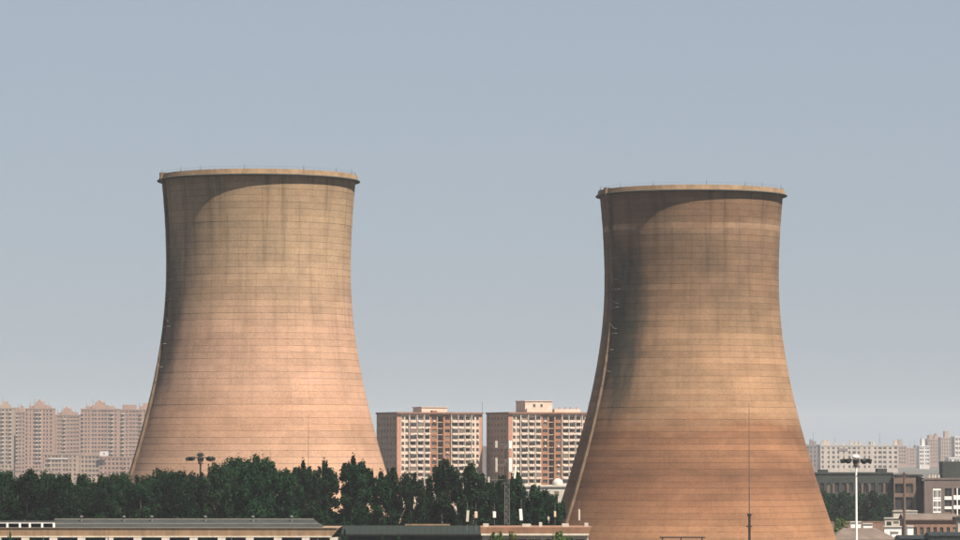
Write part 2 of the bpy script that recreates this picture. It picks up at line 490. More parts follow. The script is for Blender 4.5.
WIN_CACHE = {}
def window_mesh(w, h, gmat='glass', fmat='frame', mull=1):
    key = (round(w, 2), round(h, 2), gmat, fmat, mull)
    if key not in WIN_CACHE:
        b = MB()
        b.quad((-w/2, .06, 0), (w/2, .06, 0), (w/2, .06, h), (-w/2, .06, h), 0)
        t = .07
        b.box(-w/2, -w/2 + t, 0, .055, 0, h, 1); b.box(w/2 - t, w/2, 0, .055, 0, h, 1)
        b.box(-w/2 + t, w/2 - t, 0, .055, h - t, h, 1); b.box(-w/2 + t, w/2 - t, 0, .055, 0, t, 1)
        for k in range(mull):
            x = -w/2 + w * (k + 1) / (mull + 1)
            b.box(x - .035, x + .035, .003, .052, t, h - t, 1)
        WIN_CACHE[key] = b.mesh('window', [M[gmat], M[fmat]])
    return WIN_CACHE[key]
balc_cache = {}
def apartment_block(corner_px, d, ang, label, penthouse, seed):
    rr = random.Random(seed)
    c = P(corner_px, 450, d)
    root = thing('apartment_block', label, 'building', (c.x, c.y, 0), ang, 'apartment blocks behind the trees')
    W, D, FH = 41.6, 24.0, 2.82
    NFL = 15
    Hh = NFL * FH + .9
    U = W / 570.0
    z_first = 4                                            # floors below are hidden by the trees: plain wall
    wins = [(8+22, 47, 1.5), (55, 74, 1.5), (88, 124, 1.5), (139, 172, 1.5), (186, 216, 1.5), (231, 264, 1.5),
            (320, 352, 1.5), (368, 402, 1.5), (411, 446, 1.5), (458, 489, 1.5), (504, 518, 1.5), (531, 548, 1.5)]
    balc = {2, 3, 4, 7, 8, 9}
    op = []; spots = []
    for f in range(z_first, NFL):
        zb = f * FH + .95
        for i, (a, b_, h) in enumerate(wins):
            op.append((a * U, b_ * U, zb, zb + h)); spots.append((i, (a + b_) / 2 * U, zb, (b_ - a) * U, h, f))
    zones = [(0, 27 * U, 1), (27 * U, 219 * U, 0), (219 * U, 268 * U, 2), (268 * U, 312 * U, 3), (312 * U, 358 * U, 2), (358 * U, 551 * U, 0), (551 * U, W, 1)]
    # front wall in two halves either side of the stairwell recess
    rec0, rec1 = 272 * U, 310 * U
    op2 = op + [(rec0, rec1, z_first * FH, Hh - 1.0)]
    facade(W, 0, Hh, op2, zones).build('front_wall', [M['apt_white'], M['apt_salmon'], M['apt_orange'], M['apt_side']], root)
    # recess box
    r = MB()
    r.quad((rec0, 3, 0), (rec1, 3, 0), (rec1, 3, Hh - 1), (rec0, 3, Hh - 1))
    r.quad((rec0, .28, 0), (rec0, 3, 0), (rec0, 3, Hh - 1), (rec0, .28, Hh - 1))
    r.quad((rec1, 3, 0), (rec1, .28, 0), (rec1, .28, Hh - 1), (rec1, 3, Hh - 1))
    rc = r.build('stairwell_recess', M['apt_orange'], root)
    for f in range(z_first, NFL):
        link('stair_window', window_mesh((rec1 - rec0) * .8, 1.7, 'teal_glass'), rc, ((rec0 + rec1) / 2, 2.9, f * FH + .7))
        MB().box(rec0 + .003, rec1 - .003, .5, 2.95, f * FH - .1, f * FH + .12).build('landing', M['apt_white'], rc)
    for (i, x, z, w, h, f) in spots:
        link('window', window_mesh(w, h), root, (x, .2, z))
        if i in balc:
            bw = w + .2
            key = round(bw, 2)
            if key not in balc_cache:
                b = MB()
                b.box(-bw/2, bw/2, -.6, 0, -.12, .02); b.box(-bw/2, bw/2, -.6, -.5, .02, .8)
                b.box(-bw/2, -bw/2 + .09, -.5, 0, .02, .8); b.box(bw/2 - .09, bw/2, -.5, 0, .02, .8)
                balc_cache[key] = b.mesh('balcony', M['apt_white'])
            link('balcony', balc_cache[key], root, (x, -.003, z - .95 + rr.uniform(-.01, .01)))
            if rr.random() < .28:
                ek = ('enc', key)
                if ek not in balc_cache:
                    e = MB().box(-bw/2 + .02, bw/2 - .02, -.55, -.004, .803, 2.35, 1)
                    for q in range(4):
                        xq = -bw/2 + .05 + (bw - .1) * q / 3
                        e.box(xq - .04, xq + .04, -.59, -.553, .803, 2.35, 0)
                    e.box(-bw/2, bw/2, -.6, -.004, 2.353, 2.45, 0)
                    balc_cache[ek] = e.mesh('balcony_glazing', [M['frame'], M['glass']])
                link('balcony_glazing', balc_cache[ek], root, (x, -.003, z - .95))
            if rr.random() < .55:
                MBac = balc_cache.setdefault('ac', MB().box(-.42, .42, -.32, 0, 0, .55).mesh('air_conditioner', M['ac']))
                link('air_conditioner', MBac, root, (x + rr.choice((-1, 1)) * (w / 2 - .25), -.61, z - .85))
        elif rr.random() < .3:
            MBac = balc_cache.setdefault('ac', MB().box(-.42, .42, -.32, 0, 0, .55).mesh('air_conditioner', M['ac']))
            link('air_conditioner', MBac, root, (x, -.003, z - .75))
    # piers between balcony stacks
    for k, x in enumerate((79, 131, 179, 360, 407, 452, 497)):
        MB().box(x * U - .14, x * U + .14, -.66, 0, 0, Hh - .5).build('pier', M['apt_white'], root)
    # side wall (faces left), with windows
    side_op = []; sw = []
    for f in range(z_first, NFL):
        zb = f * FH + .95
        for x in (2.4, 6.0, 9.4, 13.0, 16.8, 20.6):
            side_op.append((x - .6, x + .6, zb, zb + 1.35)); sw.append((x, zb))
    so = facade(D, 0, Hh, side_op, [(0, D, 0)]).build('side_wall', M['apt_side'], root, (0, D, 0), -math.pi / 2)
    for x, z in sw:
        link('window', window_mesh(1.2, 1.35), so, (x, .2, z))
    b = MB()
    b.quad((W, 0, 0), (W, D, 0), (W, D, Hh), (W, 0, Hh)); b.quad((W, D, 0), (0, D, 0), (0, D, Hh), (W, D, Hh))
    b.build('rear_wall', M['apt_side'], root)
    rf = MB().box(-.35, W + .35, -.9, D + .35, Hh + .003, Hh + .75).build('roof', M['apt_roof'], root)
    zt = Hh + .75
    if penthouse == 'low':
        MB().box(14.5, 27.0, 6, 16, zt + .003, zt + 2.2).box(14.2, 27.3, 5.7, 16.3, zt + 2.2, zt + 2.5).build('penthouse', M['apt_white'], rf)
        MB().box(17.5, 19.8, .6, 3.0, zt + .003, zt + .8).build('roof_hatch', M['apt_orange'], rf)
    else:
        ph = MB().box(10.5, 24.0, 5, 15, zt + .003, zt + 4.9).box(10.2, 24.3, 4.7, 15.3, zt + 4.9, zt + 5.2).build('penthouse', M['apt_white'], rf)
        link('window', window_mesh(1.1, 1.3), ph, (15.0, 4.92, zt + 2.4)); link('window', window_mesh(1.1, 1.3), ph, (18.6, 4.92, zt + 2.4))
        MB().box(25.5, 38.5, 6, 14, zt + .003, zt + 1.5).build('plant_room', M['apt_white'], rf)
        for x in (28, 31, 33.5, 36.5):
            MB().box(x, x + .5, 6.2, 6.7, zt + 1.503, zt + 2.4).build('vent', M['apt_salmon'], rf)
        MB().box(10.6, 13.0, 3.2, 4.6, zt + .003, zt + 1.6).build('roof_hatch', M['apt_white'], rf)
    return root
APT = math.radians(24)
apartment_block(397, 1610, APT, 'salmon and cream balcony apartment block right beside the pale tan cooling tower', 'low', 3)
apartment_block(508.5, 1610, APT, 'salmon and cream balcony apartment block with a tall white rooftop box, beside the brown tower', 'high', 4)

# ------------------------------------------------------------------ far high-rises
M['hr_pink'] = plain('pinkish beige cladding', (0.248, 0.163, 0.129), .9, .15, .1, .15)
M['hr_beige'] = plain('beige cladding', (0.260, 0.195, 0.154), .9, .15, .1, .15)
M['hr_pale'] = plain('pale stone cladding', (0.343, 0.297, 0.258), .9, .12, .1, .1)
M['hr_white'] = plain('white cladding', (0.461, 0.441, 0.430), .8, .1, .1, .1)
M['hr_grey'] = plain('grey brown cladding', (0.153, 0.120, 0.109), .9, .15, .1, .1)
M['hr_glass'] = glass_mat('far glazing', (.12, .098, .088), .3)

def high_rise(px0, px1, ytop, d, mat, label, cols, fh=2.9, win_h=.55, pier=.45, depth=18, balconies=(), crown=0, rz=0, trim=None, seed=0, name='apartment_tower', group=None):
    rr = random.Random(seed)
    q = 1.9 if px0 > 700 else 1.3 if px0 < 200 else 1.0        # how far back the skyline stands
    d *= q
    a, b_ = Xt(px0, d), Xt(px1, d)
    W = (b_ - a) / q; H = Zt(ytop, d) / q
    root = thing(name, label, 'building', (a, d, 0), rz, group)
    root.scale = (q, q, q)
    nf = int(H / fh); z00 = H - nf * fh
    core = MB().box(.4, W - .4, .4, depth - .4, 0, H - .3).build('glazing', M['hr_glass'], root)
    w = MB()
    if z00 > .05: w.box(0, W, 0, depth, 0, z00)
    for k in range(nf):
        z = z00 + k * fh
        w.box(0, W, 0, depth, z + .003, z + fh * (1 - win_h) - .003)
    w.box(0, W, 0, depth, H - .5, H + .003)
    w.build('spandrel_walls', M[mat], root)
    for i in range(cols + 1):
        x = W * i / cols; pw = W / cols * pier / 2 * rr.choice((.5, .7, 1.0, 1.0, 1.5))
        x0, x1 = max(-.05, x - pw), min(W + .05, x + pw)
        MB().box(x0, x1, -.12, .9, 0, H + .3).build('pier', M[trim or mat], root)
    nd = max(2, int(depth / (W / cols)))
    sp = MB()
    for i in range(nd + 1):
        y = depth * i / nd; pw = depth / nd * pier / 2
        y0, y1 = max(.95, y - pw), min(depth + .05, y + pw)
        sp.box(-.1, .5, y0, y1, 0, H + .2); sp.box(W - .5, W + .1, y0, y1, 0, H + .2)
    sp.build('side_piers', M[mat], root)
    for (i, m) in balconies:
        x0, x1 = W * i / cols + W / cols * pier * .5, W * (i + 1) / cols - W / cols * pier * .5
        bb = MB()
        for k in range(max(0, int(12 / fh)), nf):
            z = z00 + k * fh
            bb.box(x0, x1, -1.1, -.123, z + .1, z + 1.1)
        tag(bb.build('balcony_stack', M[m], root), kind='stuff')
    rf = MB().box(-.25, W + .25, -.3, depth + .3, H + .303, H + 1.0).build('roof', M[mat], root)
    if crown:
        u = W / 10
        cz = H + 1.003
        if crown == 1:
            for (ua, ub, h) in ((1.2, 2.6, 1.6), (2.9, 7.1, 2.6), (7.6, 8.8, 1.8)):
                MB().box(ua*u, ub*u, 3, depth - 3, cz, cz + h).build('roof_pavilion', M[mat], rf)
            MB().box(3.7*u, 6.1*u, 4, depth - 4, cz + 2.603, cz + 4.6).build('upper_pavilion', M[mat], rf)
            MB().prism([(4.1*u, cz + 4.603), (5.7*u, cz + 4.603), (4.9*u, cz + 6.6)], 5, depth - 5).build('gable', M['hr_pink'], rf)
            for q in (1.5, 3.1, 6.9, 8.4):
                MB().tube((q*u, 4, cz + 1.5), (q*u, 4, cz + rr.uniform(3.2, 5.0)), .35, .1, 6).build('finial', M[mat], rf)
        elif crown == 2:
            MB().box(1*u, 4*u, 3, depth - 4, cz, cz + 3.2).build('roof_pavilion', M[mat], rf)
            MB().box(5*u, 8.6*u, 3, depth - 4, cz, cz + 2.2).box(5.8*u, 7.6*u, 4, depth - 5, cz + 2.2, cz + 4.4).build('roof_pavilion', M[mat], rf)
        elif crown == 3:
            for k in range(int(W / 4)):
                x = rr.uniform(0, W - 2); h = rr.uniform(1.0, 3.2)
                MB().box(x, x + rr.uniform(1, 2.4), 2, 5, cz, cz + h).build('roof_vent', M[mat], rf)
        elif crown == 4:
            MB().box(3*u, 6*u, 4, depth - 4, cz, cz + 5).build('lift_house', M[mat], rf)
        for k in range(2):
            x = rr.uniform(.2, .8) * W
            MB().tube((x, 5, cz), (x, 5, cz + rr.uniform(4, 8)), .12, .08, 5).build('aerial', M['dark_steel'], rf)
    return root
GL = 'hazy high-rises behind the left tower'
high_rise(-14, 12, 409, 2600, 'hr_beige', 'hazy beige high-rise cut off by the left edge of the picture', 7, crown=2, seed=1, group=GL, balconies=((4, 'hr_pale'), (6, 'hr_pale')))
high_rise(12, 24.5, 413, 2720, 'hr_pink', 'narrow hazy pinkish high-rise second from the left edge', 4, crown=2, seed=2, group=GL, balconies=((1, 'hr_pale'),))
high_rise(25, 52, 409.5, 2600, 'hr_pink', 'tall pinkish high-rise with stepped rooftop and bright balcony strip, third from the left', 8, crown=1, seed=3, group=GL, balconies=((3, 'hr_pale'), (4, 'hr_pale')))
high_rise(53, 79, 416, 2660, 'hr_pink', 'lower pinkish high-rise with a pale central balcony strip above the beige podium block', 8, crown=1, seed=4, group=GL, balconies=((3, 'hr_pale'),))
high_rise(80.5, 117, 410, 2600, 'hr_pink', 'wide pinkish high-rise with gabled roof pavilion above the white sign board', 11, crown=1, seed=5, group=GL, balconies=((0, 'hr_beige'), (9, 'hr_pale')))
high_rise(117.5, 160, 410.5, 2640, 'hr_pink', 'pinkish high-rise partly hidden by the flank of the tan cooling tower', 12, crown=2, seed=6, group=GL, balconies=((1, 'hr_pale'), (6, 'hr_beige')))
pod = high_rise(44, 76, 455, 2300, 'hr_beige', 'low beige block with a white parapet line in front of the high-rises', 9, crown=0, seed=7, name='low_block', balconies=((1, 'hr_pale'),))
b = MB().box(0, Xt(68, 2300) - Xt(49, 2300), -.5, -.35, Zt(459.2, 2990) / 1.3, Zt(458.2, 2990) / 1.3).build('parapet_line', M['hr_white'], pod, (3, 0, 0))
high_rise(77, 99, 456, 2320, 'hr_beige', 'low beige block between the parapet-line block and the sign board', 6, crown=0, seed=8, name='low_block')
high_rise(99.5, 150, 458, 2320, 'hr_pink', 'low pinkish block carrying the white sign board', 13, crown=0, seed=9, name='low_block')
sb = thing('sign_board', 'white square rooftop sign board with a small dark mark', 'sign', (Xt(99.8, 3012), 3012, Zt(457.9, 3012)))
sb.scale = (1.3, 1.3, 1.3)
MB().box(0, 5.4, 0, .4, 1.2, 4.2).build('panel', M['hr_white'], sb)
MB().box(2.2, 3.2, -.05, -.004, 2.2, 3.2).build('dark_mark', M['hr_grey'], sb)
for x in (.5, 4.6): MB().box(x, x + .3, .45, .75, -.5, 3.6).build('support', M['hr_grey'], sb)
high_rise(-30, 60, 437, 3300, 'hr_beige', 'faint slab of buildings far behind the left high-rises', 30, crown=3, seed=10)

GR = 'hazy buildings on the right skyline'
pale = high_rise(820.5, 898, 446.5, 2250, 'hr_pale', 'long pale office slab with regular window grid behind the white light mast', 15, fh=2.95, crown=3, seed=11, pier=.5, group=GR)
MB().box(11, 17, -.5, -.125, Zt(450.5, 4275) / 1.9, Zt(448.3, 4275) / 1.9).build('roof_emblem', M['hr_grey'], pale)
high_rise(806, 820, 446, 2300, 'hr_grey', 'brownish hazy wing between the brown tower and the pale slab', 4, crown=3, seed=12, group=GR)
high_rise(896, 906, 447, 2900, 'hr_pink', 'hazy pinkish block adjoining the pale slab on its right', 4, crown=4, seed=13, group=GR)
high_rise(903, 921, 449, 3000, 'hr_pink', 'hazy low pinkish block left of the narrow white tower', 6, crown=3, seed=14, group=GR)
high_rise(919.5, 929.5, 447, 2700, 'hr_white', 'narrow white hazy tower', 4, crown=4, seed=15, group=GR)
high_rise(928, 942, 440, 3000, 'hr_pink', 'hazy pinkish stepped tower right of the narrow white tower', 6, crown=2, seed=16, group=GR)
high_rise(941, 956, 438.5, 2950, 'hr_beige', 'hazy beige tower with a block on its roof near the right edge', 6, crown=4, seed=17, group=GR)
high_rise(955, 972, 438, 2300, 'hr_white', 'bright white tower cut off by the right edge of the picture', 5, crown=0, seed=18, group=GR)
high_rise(949, 972, 459, 2200, 'hr_white', 'low white block at the foot of the bright white tower', 6, crown=0, seed=19, group=GR)
high_rise(800, 985, 462, 3400, 'hr_beige', 'faint low row of buildings on the horizon at right', 50, crown=3, seed=20)
high_rise(360, 600, 447, 3400, 'hr_grey', 'faint row of buildings on the horizon between the towers', 60, crown=0, seed=21)

# ------------------------------------------------------------------ trees
def leaf_mat(name, col, col2):
    k = NT(name)
    n = k.noise(k.coord(), .9, 3)
    c = k.mix(k.remap(n, .3, .7, 0, 1), col, col2)
    q = k.obj_random()
    r = k.remap(q, 0, 1, .65, 1.4)
    c = k.mix(1.0, c, k.comb(k.math('MULTIPLY', r, k.remap(k.math('FRACT', k.math('MULTIPLY', q, 7.3)), 0, 1, .75, 1.3)), r, r), 'MULTIPLY')
    k.set(k.bsdf.inputs['Base Color'], c)
    k.bsdf.inputs['Roughness'].default_value = .7
    k.bsdf.inputs['Specular IOR Level'].default_value = .06
    tr = k.t.nodes.new('ShaderNodeBsdfTranslucent')
    k.set(tr.inputs['Color'], c)
    mx = k.t.nodes.new('ShaderNodeMixShader'); mx.inputs[0].default_value = .18
    k.t.links.new(k.bsdf.outputs[0], mx.inputs[1]); k.t.links.new(tr.outputs[0], mx.inputs[2])
    k.t.links.new(mx.outputs[0], k.out.inputs['Surface'])
    return k.mat
M['leaf_dark'] = leaf_mat('dark foliage', (.003, .016, .0075), (.010, .031, .010))
M['leaf_fresh'] = leaf_mat('fresh foliage', (.05, .085, .02), (.09, .11, .025))  # brighter yellow-green leaf colour of the front trees and bushes
M['bark'] = plain('bark', (.10, .075, .055), .95, .3, 2)

def crown_mesh(name, H, R, zb, nl, leaves, leaf, mat, seed, spikes=4):
    rg = np.random.default_rng(seed)
    lobes = []
    for i in range(nl):
        t = (i + rg.uniform(0, 1)) / nl
        z = zb + (H - zb) * t * .88
        rr = R * (math.sin(math.pi * min(1, .15 + .76 * t)) ** .55)
        a = i * 2.4 + rg.uniform(-.5, .5)
        off = rr * rg.uniform(.25, .68)
        lr = R * rg.uniform(.22, .46) * (1.1 - .35 * t)
        lobes.append((off * math.cos(a), off * math.sin(a), z, lr, lr * rg.uniform(1.1, 1.7)))
    for i in range(spikes * 5):                       # thin leafy shoots that make the outline ragged
        a = rg.uniform(0, 6.28); q = rg.uniform(.05, .95)
        off = R * q
        zt = H * (1 - .17 * q ** 1.6) - (rg.uniform(0, .10) * H if i else 0)
        lr = R * rg.uniform(.05, .14); lz = H * rg.uniform(.03, .075)
        lobes.append((off * math.cos(a), off * math.sin(a), zt - lz, lr, lz))
    L = np.array(lobes)
    wgt = L[:, 3] ** 2 * L[:, 4]; wgt = (wgt ** .7) / (wgt ** .7).sum()
    idx = rg.choice(len(L), leaves, p=wgt)
    d = rg.normal(size=(leaves, 3)); d /= np.linalg.norm(d, axis=1)[:, None]
    rad_ = rg.uniform(0, 1, leaves) ** .45
    rad_ *= 1 + .18 * rg.normal(size=leaves)
    c = L[idx, :3] + d * rad_[:, None] * np.stack([L[idx, 3], L[idx, 3], L[idx, 4]], 1)
    nrm = d + rg.normal(size=(leaves, 3)) * .75 + np.array([0, 0, .35])
    nrm /= np.linalg.norm(nrm, axis=1)[:, None]
    t1 = np.cross(nrm, rg.normal(size=(leaves, 3))); t1 /= np.linalg.norm(t1, axis=1)[:, None]
    t2 = np.cross(nrm, t1)
    s = leaf * rg.uniform(.6, 1.35, leaves)[:, None]
    bend = nrm * s * .25
    V = np.stack([c - t1 * s, c + t2 * s * .62 + bend, c + t1 * s, c - t2 * s * .62 + bend], 1).reshape(-1, 3)
    me = bpy.data.meshes.new(name)
    me.vertices.add(len(V)); me.vertices.foreach_set('co', V.ravel())
    me.loops.add(leaves * 4); me.loops.foreach_set('vertex_index', np.arange(leaves * 4, dtype=np.int32))
    me.polygons.add(leaves); me.polygons.foreach_set('loop_start', np.arange(0, leaves * 4, 4, dtype=np.int32))
    me.materials.append(mat); me.update(calc_edges=True)
    tk = MB()
    tk.tube((0, 0, -.3), (0, 0, zb + 1), R * .085, R * .06, 8).tube((0, 0, zb + 1), (0, 0, H * .86), R * .06, R * .015, 7)
    for l in lobes[:nl:2]:
        tk.tube((0, 0, max(zb * .8, l[2] - 2.5 * R * .4)), (l[0], l[1], l[2]), R * .03, R * .01, 5)
    return me, tk.mesh('trunk', M['bark'])

VAR = []
for (H, R, zb, nl, n, sp) in ((24, 4.6, 5, 24, 15000, 6), (24, 3.3, 4, 24, 12000, 4), (24, 5.2, 5, 28, 17000, 8), (24, 3.8, 5, 20, 12000, 5), (24, 2.8, 4, 20, 10000, 4)):
    VAR.append((H, R) + crown_mesh('crown', H, R, zb, nl, int(n * 1.7), .23, M['leaf_dark'], 20 + len(VAR), sp))
LOOK = ['full rounded dark tree', 'upright dark tree', 'broad bushy dark tree', 'ragged dark tree', 'slim pointed dark tree']
def tree(px, ytop, d, var, label, variants=None, group='dark trees of the belt', wide=1.0, name='belt_tree', seed=0, cat='tree'):
    H, R, cm, tm = (variants or VAR)[var]
    p = P(px, ytop, d); s = p.z / H
    rr = random.Random(int(px * 7 + d))
    t = thing(name, label, cat, (p.x, p.y, 0), rr.uniform(0, 6.28), group)
    w = s * wide
    t.scale = (w, w, s)
    link('crown', cm, t); link('trunk', tm, t)
    return t
belt = [  # pixel x, top y, depth, variant, width, extra words
 (6,471,668,2,1), (27,468,655,3,1.1), (46,473,675,0,1), (64,474,655,2,1), (84,473,672,3,1.1), (103,476,655,0,1), (121,473,675,2,1), (141,474,656,3,1.1),
 (160,470,674,0,1), (179,471,658,2,1), (199,471,676,3,1), (217,464,660,0,1), (236,457,676,2,1), (256,456,660,0,1), (272,460,680,3,1), (286,467,662,1,1), (301,461,676,4,1.15),
 (316,468,664,1,1), (327,461,680,4,1.1), (351,456,664,4,1.2), (366,462,680,4,1.1), (380,472,664,4,1.1), (392,465,678,1,.9), (412,471,662,3,.9), (428,488,684,4,1),
 (445,456,668,1,1.0), (458,476,684,3,.85), (472,460,664,1,1.0), (490,481,680,3,.9), (503,473,664,1,.9), (516,470,680,1,1.0), (535,483,668,1,1.05), (546,489,676,3,.8), (553,494,660,3,.9)]
ORD = ['first','second','third','fourth','fifth','sixth','seventh','eighth','ninth','tenth','eleventh','twelfth','thirteenth','fourteenth','fifteenth','sixteenth','seventeenth','eighteenth','nineteenth','twentieth','twenty-first','twenty-second','twenty-third','twenty-fourth','twenty-fifth','twenty-sixth','twenty-seventh','twenty-eighth','twenty-ninth','thirtieth','thirty-first','thirty-second','thirty-third','thirty-fourth']
for i, (px, yt, d, v, w) in enumerate(belt):
    extra = ''
    if i == len(belt) - 1: lab = LOOK[v] + ' at the right end of the tree belt'
    else: lab = LOOK[v] + ', ' + ORD[i] + ' from the left along the tree belt'
    tree(px, yt - 4, d, v, lab, wide=w)
# undergrowth of the belt that closes the view between the trunks
def hedge(name, x0, x1, y0, y1, z1, n, leaf, mat, seed):
    rg = np.random.default_rng(seed)
    c = np.stack([rg.uniform(x0, x1, n), rg.uniform(y0, y1, n), rg.uniform(0, 1, n)], 1)
    top = z1 * (.8 + .13 * np.sin(c[:, 0] * .45) + .1 * np.sin(c[:, 0] * 1.3 + 1))
    c[:, 2] = top * c[:, 2] ** .6
    nrm = rg.normal(size=(n, 3)) + np.array([0, -.3, .5]); nrm /= np.linalg.norm(nrm, axis=1)[:, None]
    t1 = np.cross(nrm, rg.normal(size=(n, 3))); t1 /= np.linalg.norm(t1, axis=1)[:, None]
    t2 = np.cross(nrm, t1); s = leaf * rg.uniform(.6, 1.4, n)[:, None]
    V = np.stack([c - t1 * s, c + t2 * s * .7, c + t1 * s, c - t2 * s * .7], 1).reshape(-1, 3)
    me = bpy.data.meshes.new(name)
    me.vertices.add(len(V)); me.vertices.foreach_set('co', V.ravel())
    me.loops.add(n * 4); me.loops.foreach_set('vertex_index', np.arange(n * 4, dtype=np.int32))
    me.polygons.add(n); me.polygons.foreach_set('loop_start', np.arange(0, n * 4, 4, dtype=np.int32))
    me.materials.append(mat); me.update(calc_edges=True)
    return link(name, me)
hd = hedge('undergrowth', Xt(-15, 690), Xt(560, 690), 686, 698, 17.5, 80000, .38, M['leaf_dark'], 5)
tag(hd, 'dense dark undergrowth filling the belt below the crowns', 'undergrowth', kind='stuff')

# ------------------------------------------------------------------ low buildings along the bottom edge
M['roof_grey'] = plain('grey corrugated roofing', (0.030, 0.033, 0.031), .8, .3, .5, .3)
M['roof_seam'] = plain('pale roof seam', (.13, .125, .11), .7, .2, 1)
M['tan_wall'] = plain('tan fascia render', (0.217, 0.143, 0.086), .9, .2, .5, .25)
M['cream'] = plain('cream trim', (0.490, 0.446, 0.374), .8, .15, .8, .2)
M['dark_in'] = plain('dark interior', (0.014, 0.016, 0.016), .9, .2, 1)
M['green_roof'] = plain('dark green roofing', (0.007, 0.014, 0.010), .8, .3, .5, .2)
M['red_roof'] = plain('red brown roof edge', (0.196, 0.106, 0.066), .9, .2, .6, .2)
# long building at the lower left
D1 = 600
x0, x1 = Xt(-30, D1), Xt(339, D1)
zf = Zt(528, D1); zfl = Zt(536, D1)
lb = thing('long_low_building', 'long tan low building with white piers and grey roof at bottom left', 'building', (0, D1, 0))
MB().box(x0, x1, 1.2, 16, 0, zfl - .4).build('wall', M['dark_in'], lb)
MB().prism([(x0, zfl), (x1 - 1.1, zfl), (x1, zf), (x0, zf)], 0, 17).build('fascia', M['tan_wall'], lb)
MB().box(x0, x1 - 1.2, -.25, .9, zfl - .22, zfl - .004).build('cornice_stripe', M['cream'], lb)
k = 0
px = 194 - 28 * 8
while px < 340:
    xx = Xt(px, D1)
    MB().box(xx - .65, xx + .65, -.22, 1.1, 0, zfl - .23).build('pier', M['cream'], lb)
    px += 28; k += 1
rfm = MB()
ra, rb2 = Xt(50, D1), Xt(321, D1)
rid = Xt(312, D1)
zr = Zt(519.5, D1 + 6)
ze = zf + .02
rfm.quad((ra, .8, ze), (rb2, .8, ze), (rid, 7, zr), (ra, 7, zr))
rfm.quad((rb2, 13, ze), (ra, 13, ze), (ra, 7, zr), (rid, 7, zr))
n = len(rfm.v); rfm.v += [(rb2, .8, ze), (rb2, 13, ze), (rid, 7, zr)]; rfm.f.append((n, n+1, n+2)); rfm.m.append(0)
n = len(rfm.v); rfm.v += [(ra, 13, ze), (ra, .8, ze), (ra, 7, zr)]; rfm.f.append((n, n+1, n+2)); rfm.m.append(0)
rp = rfm.build('grey_roof', M['roof_grey'], lb)
# seam rail halfway up and standing seams
tm_ = .45
MB().tube((ra, .8 + 6.2 * tm_, ze + (zr - ze) * tm_ + .05), (rb2 - (rb2 - rid) * tm_, .8 + 6.2 * tm_, ze + (zr - ze) * tm_ + .05), .07, .07, 5).build('roof_rail', M['roof_seam'], rp)
MB().tube((ra, 7, zr + .04), (rid, 7, zr + .04), .09, .09, 5).build('ridge_cap', M['roof_seam'], rp)
seam = MB().tube((0, .8, ze + .03), (0, 7, zr + .03), .045, .045, 4).mesh('standing_seam', M['roof_grey'])
nse = 56
for i in range(nse):
    link('standing_seam', seam, rp, (ra + .3 + (rid - ra - .4) * i / (nse - 1), 0, 0))
vent_me = MB().tube((0, 0, -.2), (0, 0, .7), .16, .16, 8).lathe([(.02, .98), (.3, .82), (.3, .72), (.02, .72)], 10).mesh('roof_vent', M['galv'])
for px in (78, 121, 149, 203, 251, 290):
    link('roof_vent', vent_me, rp, (Xt(px, D1), 5.6, ze + (zr - ze) * .76))
for px in (62, 96, 128, 171, 214, 262, 300):
    MB().box(-.03, .03, -.02, -.004, zfl + .02, zf - .02).build('panel_joint', M['roof_seam'], lb, (Xt(px, D1), 0, 0))
MB().tube((x0, -.12, zf + .05), (x1 - .3, -.12, zf + .02), .07, .07, 6).build('gutter', M['roof_seam'], lb)
for px in (44, 109, 232, 318):
    MB().tube((Xt(px, D1), -.3, zfl - .1), (Xt(px, D1), -.3, 3), .06, .06, 6).build('downpipe', M['galv'], lb)
# white clerestory frame at its left end
cf = MB()
zb, zt = zf + .004, Zt(521.6, D1)
ca, cb = Xt(-30, D1), Xt(54.5, D1)
cf.box(ca, cb, .3, .7, zt - .3, zt); cf.box(ca, cb, .3, .7, zb, zb + .04)
cl = cf.build('clerestory_frame', M['white_paint'], lb)
for px in (-22, -8, 7.5, 20, 30, 42.3, 54):
    xx = Xt(px, D1)
    MB().box(xx - .16, xx + .16, .26, .74, zb + .041, zt - .301).build('post', M['white_paint'], cl)
MB().box(ca, cb - .5, 1.6, 2.0, zb, zt - .1).build('dark_back_wall', M['dark_in'], cl)
MB().box(ca, cb + .1, .2, 2.2, zt + .003, zt + .12).build('clerestory_roof', M['roof_grey'], cl)

# dark green roofed shed in the middle
D2 = 610
gs = thing('green_shed', 'dark green roofed low shed between the tan building and the brick-edged one', 'building', (0, D2, 0))
x0, x1 = Xt(341, D2), Xt(482, D2)
z_r, z_m = Zt(525.5, D2 + 9), Zt(534, D2)
b = MB()
b.quad((x0, 0, z_m), (x1, 0, z_m), (x1, 9, z_r), (x0, 9, z_r)); b.quad((x1, 18, z_m), (x0, 18, z_m), (x0, 9, z_r), (x1, 9, z_r))
for xx in (x0, x1):
    n = len(b.v); b.v += [(xx, 0, z_m), (xx, 18, z_m), (xx, 9, z_r)]; b.f.append((n, n+1, n+2)); b.m.append(0)
gr_ = b.build('roof', M['green_roof'], gs)
MB().box(x0 + .3, x1 - .3, .5, 17.5, 0, z_m - .01).build('wall', M['green_roof'], gs)
MB().box(x0 - .1, x1 + .1, -.15, .1, z_m - .25, z_m - .02).build('gutter', M['dark_steel'], gs)
MB().box(Xt(405, D2 + 9), Xt(450, D2 + 9), 8.8, 9.2, z_r + .003, z_r + .26).build('ridge_strip', M['tan_wall'], gs)
seam2 = MB().tube((0, 0, z_m + .03), (0, 9, z_r + .03), .05, .05, 4).mesh('standing_seam', M['green_roof'])
for i in range(26): link('standing_seam', seam2, gr_, (x0 + .4 + (x1 - x0 - .8) * i / 25, 0, 0))

